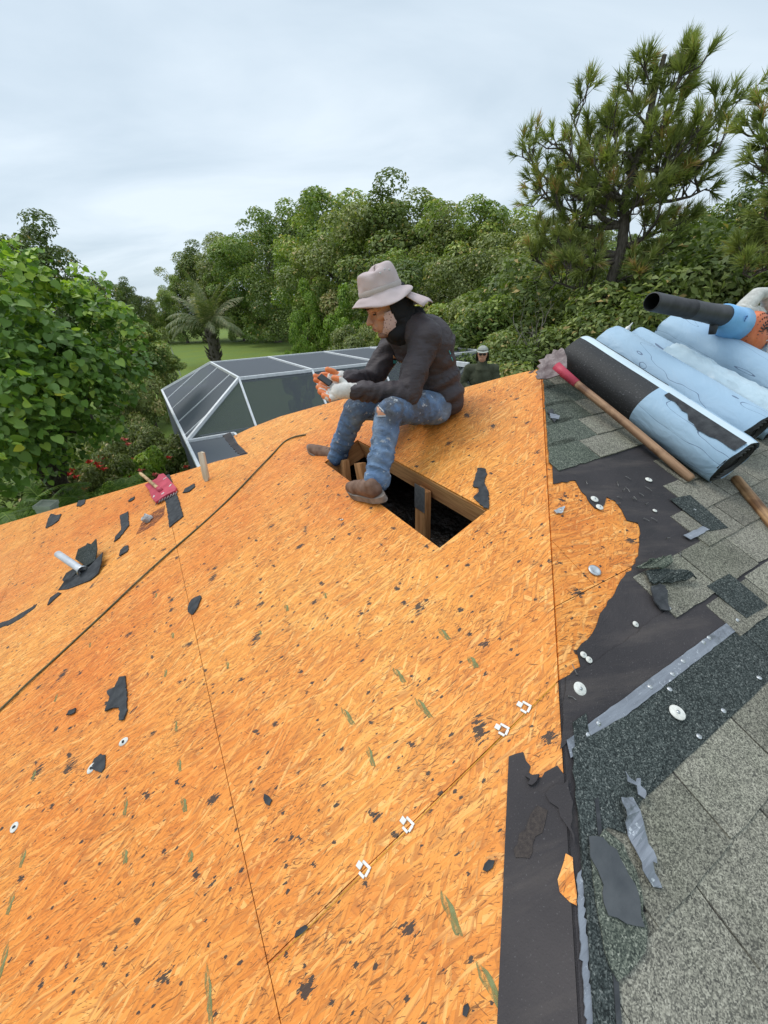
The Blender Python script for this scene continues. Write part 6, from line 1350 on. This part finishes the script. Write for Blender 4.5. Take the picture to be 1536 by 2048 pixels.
# bucket hat with neck flap
hc = hw(.012, 0, .070); hp_ = R_(0); HM = HR @ Matrix.Rotation(R_(-2), 3, 'Y')
def wobh(v, a, i):
    r = math.hypot(v.x, v.y); q = Vector(v)
    if i <= 5:   # brim: droops front and near side, waves
        f = (r-.10)/.07; q.z += f*(-.018+.016*math.cos(2*a+.4)+.006*math.sin(3*a)); 
    else: q.x *= 1.06; q.z += .006*math.sin(3*a+1.2)*(i > 9); q.z += -.010*(i > 11)*math.cos(a)
    q += Vector((1, 1, 1))*.0065*mnoise.noise(Vector((math.cos(a)*2, math.sin(a)*2, i*.8)))
    return q
prof = [(.157, -.016), (.158, -.013), (.149, -.007), (.133, .000), (.117, .006), (.103, .011), (.1005, .016), (.100, .026), (.0985, .037), (.096, .054), (.092, .080), (.087, .097), (.080, .109), (.067, .116), (.045, .113), (.02, .110), (0.001, .110)]
prof = [(r_*.945, z_*.94) for r_, z_ in prof]
m = MB(); m.lathe(prof, hc, 56, HM, 0, wobh); o = m.build('hat', M_HAT, W, Matrix.Identity(4), True); s = o.modifiers.new('s', 'SOLIDIFY'); s.thickness = .003; s.offset = 0; s2 = o.modifiers.new('ss', 'SUBSURF'); s2.levels = 1; s2.render_levels = 1
m = MB(); m.lathe([(.0965, .012), (.0980, .015), (.0973, .032), (.0950, .035)], hc, 56, HM, 0, lambda v, a, i: Vector((v.x*1.06, v.y, v.z))); m.build('hat_band', simple('hat band canvas', (.37, .32, .305), (.47, .41, .395), 9, .9, .1, 0, .5, .003), W, Matrix.Identity(4), True)
m = MB(); 
for k in range(3): m.lathe([(.0035, 0), (.0045, .001), (.003, .002), (.001, .001)], hc+HM @ Vector((.105*math.cos(1.45+.22*k), .1*math.sin(1.45+.22*k), .085+.008*(k % 2))), 8, HM @ Matrix.Rotation(R_(-90), 3, 'X'))
m.build('hat_eyelet', M_TIN, W, Matrix.Identity(4), True)
V = []; Fc = []
for i in range(9):
    for j in range(17):
        a = math.pi+ (j/16-.5)*2.0; r = .098+.118*i/8; z = -.010-.085*(i/8)**1.0+.010*math.sin(j*.9)*(i/8); V.append(hc+HM @ Vector((r*math.cos(a)*1.05, r*math.sin(a)*.9, z)))
for i in range(8):
    for j in range(16): Fc.append((i*17+j, i*17+j+1, (i+1)*17+j+1, (i+1)*17+j))
o = mk('neck_flap', V, Fc, M_HAT, W, Matrix.Identity(4), True); s = o.modifiers.new('s', 'SOLIDIFY'); s.thickness = .004

# ---- second worker, beyond the far eave
D2 = 7.0; hd2 = at_dist(965, 709, D2); W2 = thing('person', 'second worker beyond the roof in olive hooded shirt, pale cap and dark glasses', 'person', Matrix.Translation((hd2.x, hd2.y, hd2.z-1.6)))
fx = (Vector((CAM.x, CAM.y, 0))-Vector((hd2.x, hd2.y, 0))).normalized(); fy = ez.cross(fx); R2 = Matrix((fx, fy, ez)).transposed(); h2 = lambda x, y, z: hd2+R2 @ Vector((x, y, z))
M_OLV = simple('olive work shirt', (.045, .05, .032), (.085, .09, .06), 7, .85, .1, 0, .5, .006); M_CAP = simple('faded cap', (.24, .25, .22), (.36, .37, .33), 20, .85); M_PANT = simple('dark work trousers', (.03, .03, .032), (.05, .05, .055), 8, .9)
mb = MB(); ell(mb, h2(0, 0, .01), (.095, .075, .11), R2); ell(mb, h2(.03, 0, -.06), (.055, .055, .055), R2); caps(mb, h2(.085, 0, .01), h2(.108, 0, -.025), .010, .013); caps(mb, h2(.08, -.02, -.055), h2(.08, .02, -.055), .012, .012); caps(mb, h2(-.02, 0, -.08), h2(-.02, 0, -.2), .058, .065); caps(mb, h2(-.02, 0, -.2), h2(-.02, 0, -.6), .1, .1)
remesh('body', mb, .009, 3, M_SKIN, W2)
sN2, sF2, e1, e2, w1_, w2_ = h2(-.02, .2, -.22), h2(-.02, -.2, -.22), h2(.02, .27, -.48), h2(-.02, -.29, -.46), h2(.20, .12, -.66), h2(.18, -.10, -.52)
mb = MB(); caps(mb, sN2, sF2, .075, .075); ell(mb, h2(-.02, 0, -.36), (.13, .19, .2), R2); ell(mb, h2(-.02, 0, -.55), (.14, .18, .16), R2); caps(mb, h2(-.02, 0, -.14), h2(-.02, 0, -.22), .08, .12)
for a, b, c in ((sN2, e1, w1_), (sF2, e2, w2_)): caps(mb, a, b, .07, .056); caps(mb, b, c, .055, .042)
remesh('shirt', mb, .012, 4, M_OLV, W2, folds([(h2(0, 0, -.2), h2(0, 0, -.6), .008, 10), (sN2, e1, .008, 12), (sF2, e2, .008, 12), (e1, w1_, .007, 16), (e2, w2_, .007, 16)], 5))
mb = MB(); caps(mb, h2(-.02, .09, -.68), h2(-.02, -.09, -.68), .12, .12)
for s in (1, -1): caps(mb, h2(-.02, s*.1, -.7), h2(.02, s*.11, -1.1), .09, .07); caps(mb, h2(.02, s*.11, -1.1), h2(-.02, s*.11, -1.5), .07, .055)
remesh('trousers', mb, .015, 3, M_PANT, W2)
shell('hood', M_OLV, (.115, .105, .13), h2(-.01, 0, -.03), lambda u: not (u.x > .25 and u.z > -.85) and u.z < .55, .006, W2, 30, 20, .08, R2)
shell('cap', M_CAP, (.108, .09, .10), h2(-.002, 0, .035), lambda u: u.z > .18, .004, W2, 30, 20, .03, R2)
m = MB(); m.lathe([(.0, 0), (.085, 0), (.088, .003), (.0, .008)], h2(.075, 0, .052), 20, R2 @ Matrix.Rotation(R_(10), 3, 'Y')); m.build('cap_peak', M_CAP, W2, Matrix.Identity(4))
m = MB()
for s in (1, -1): ell(m, h2(.093, s*.03, .010), (.008, .026, .017), R2, 12)
m.tube([h2(.09, -.07, .014), h2(.1, 0, .018), h2(.09, .07, .014)], .004, 6); m.build('sunglasses', M_EYE, W2, Matrix.Identity(4), True)
for wq, sgn in ((w1_, 1), (w2_, -1)):
    m = MB(); caps(m, wq, wq+R2 @ Vector((.06, -sgn*.04, -.02)), .032, .030)
    for f in range(4): b = wq+R2 @ Vector((.06, -sgn*.04, -.02+.022*(f-1.5))); caps(m, b, b+R2 @ Vector((.03, -sgn*.05, 0)), .011, .010); caps(m, b+R2 @ Vector((.03, -sgn*.05, 0)), b+R2 @ Vector((0, -sgn*.07, 0)), .010, .009)
    caps(m, wq+R2 @ Vector((.02, -sgn*.01, .02)), wq+R2 @ Vector((.07, -sgn*.02, .05)), .013, .011)
    remesh('hand', m, .006, 2, M_SKIN if sgn < 0 else M_SKIN, W2)
for s in (1, -1): m = MB(); m.tube([h2(-.05, s*.11, -1.52), h2(.05, s*.11, -1.56), h2(.2, s*.11, -1.57)], [.05, .045, .035], 10); m.build('boot', M_SHOE, W2, Matrix.Identity(4), True)
m = MB(); c_ = h2(.12, -.05, -.57); m.tube([h2(.24, .02, -.62), h2(.22, -.30, -.80), h2(.21, -.42, -.87)], [.018, .02, .02], 10); o = m.build('grey_pipe', simple('grey pipe', (.22, .23, .24), (.34, .35, .36), 10, .5), None, Matrix.Identity(4), True); ids(o, 'grey pipe held slanting by the second worker', 'pipe')
LT = thing('ladder', 'aluminium ladder against the far eave under the second worker', 'ladder', Matrix.Translation((hd2.x, hd2.y, 0))); ft = hd2.z-1.60
for s in (1, -1): m = MB(); m.beam(h2(.17, s*.21, -hd2.z), h2(.13, s*.21, -1.0), .03, .07, fx); m.build('rail', M_ALU, LT, Matrix.Identity(4))
z = ft
while z > .2: m = MB(); zz_ = z-hd2.z; q = .13+.04*(-1.0-zz_)/(hd2.z-1.0); m.tube([h2(q, -.2, zz_), h2(q, .2, zz_)], .016, 8); m.build('rung', M_ALU, LT, Matrix.Identity(4)); z -= .29
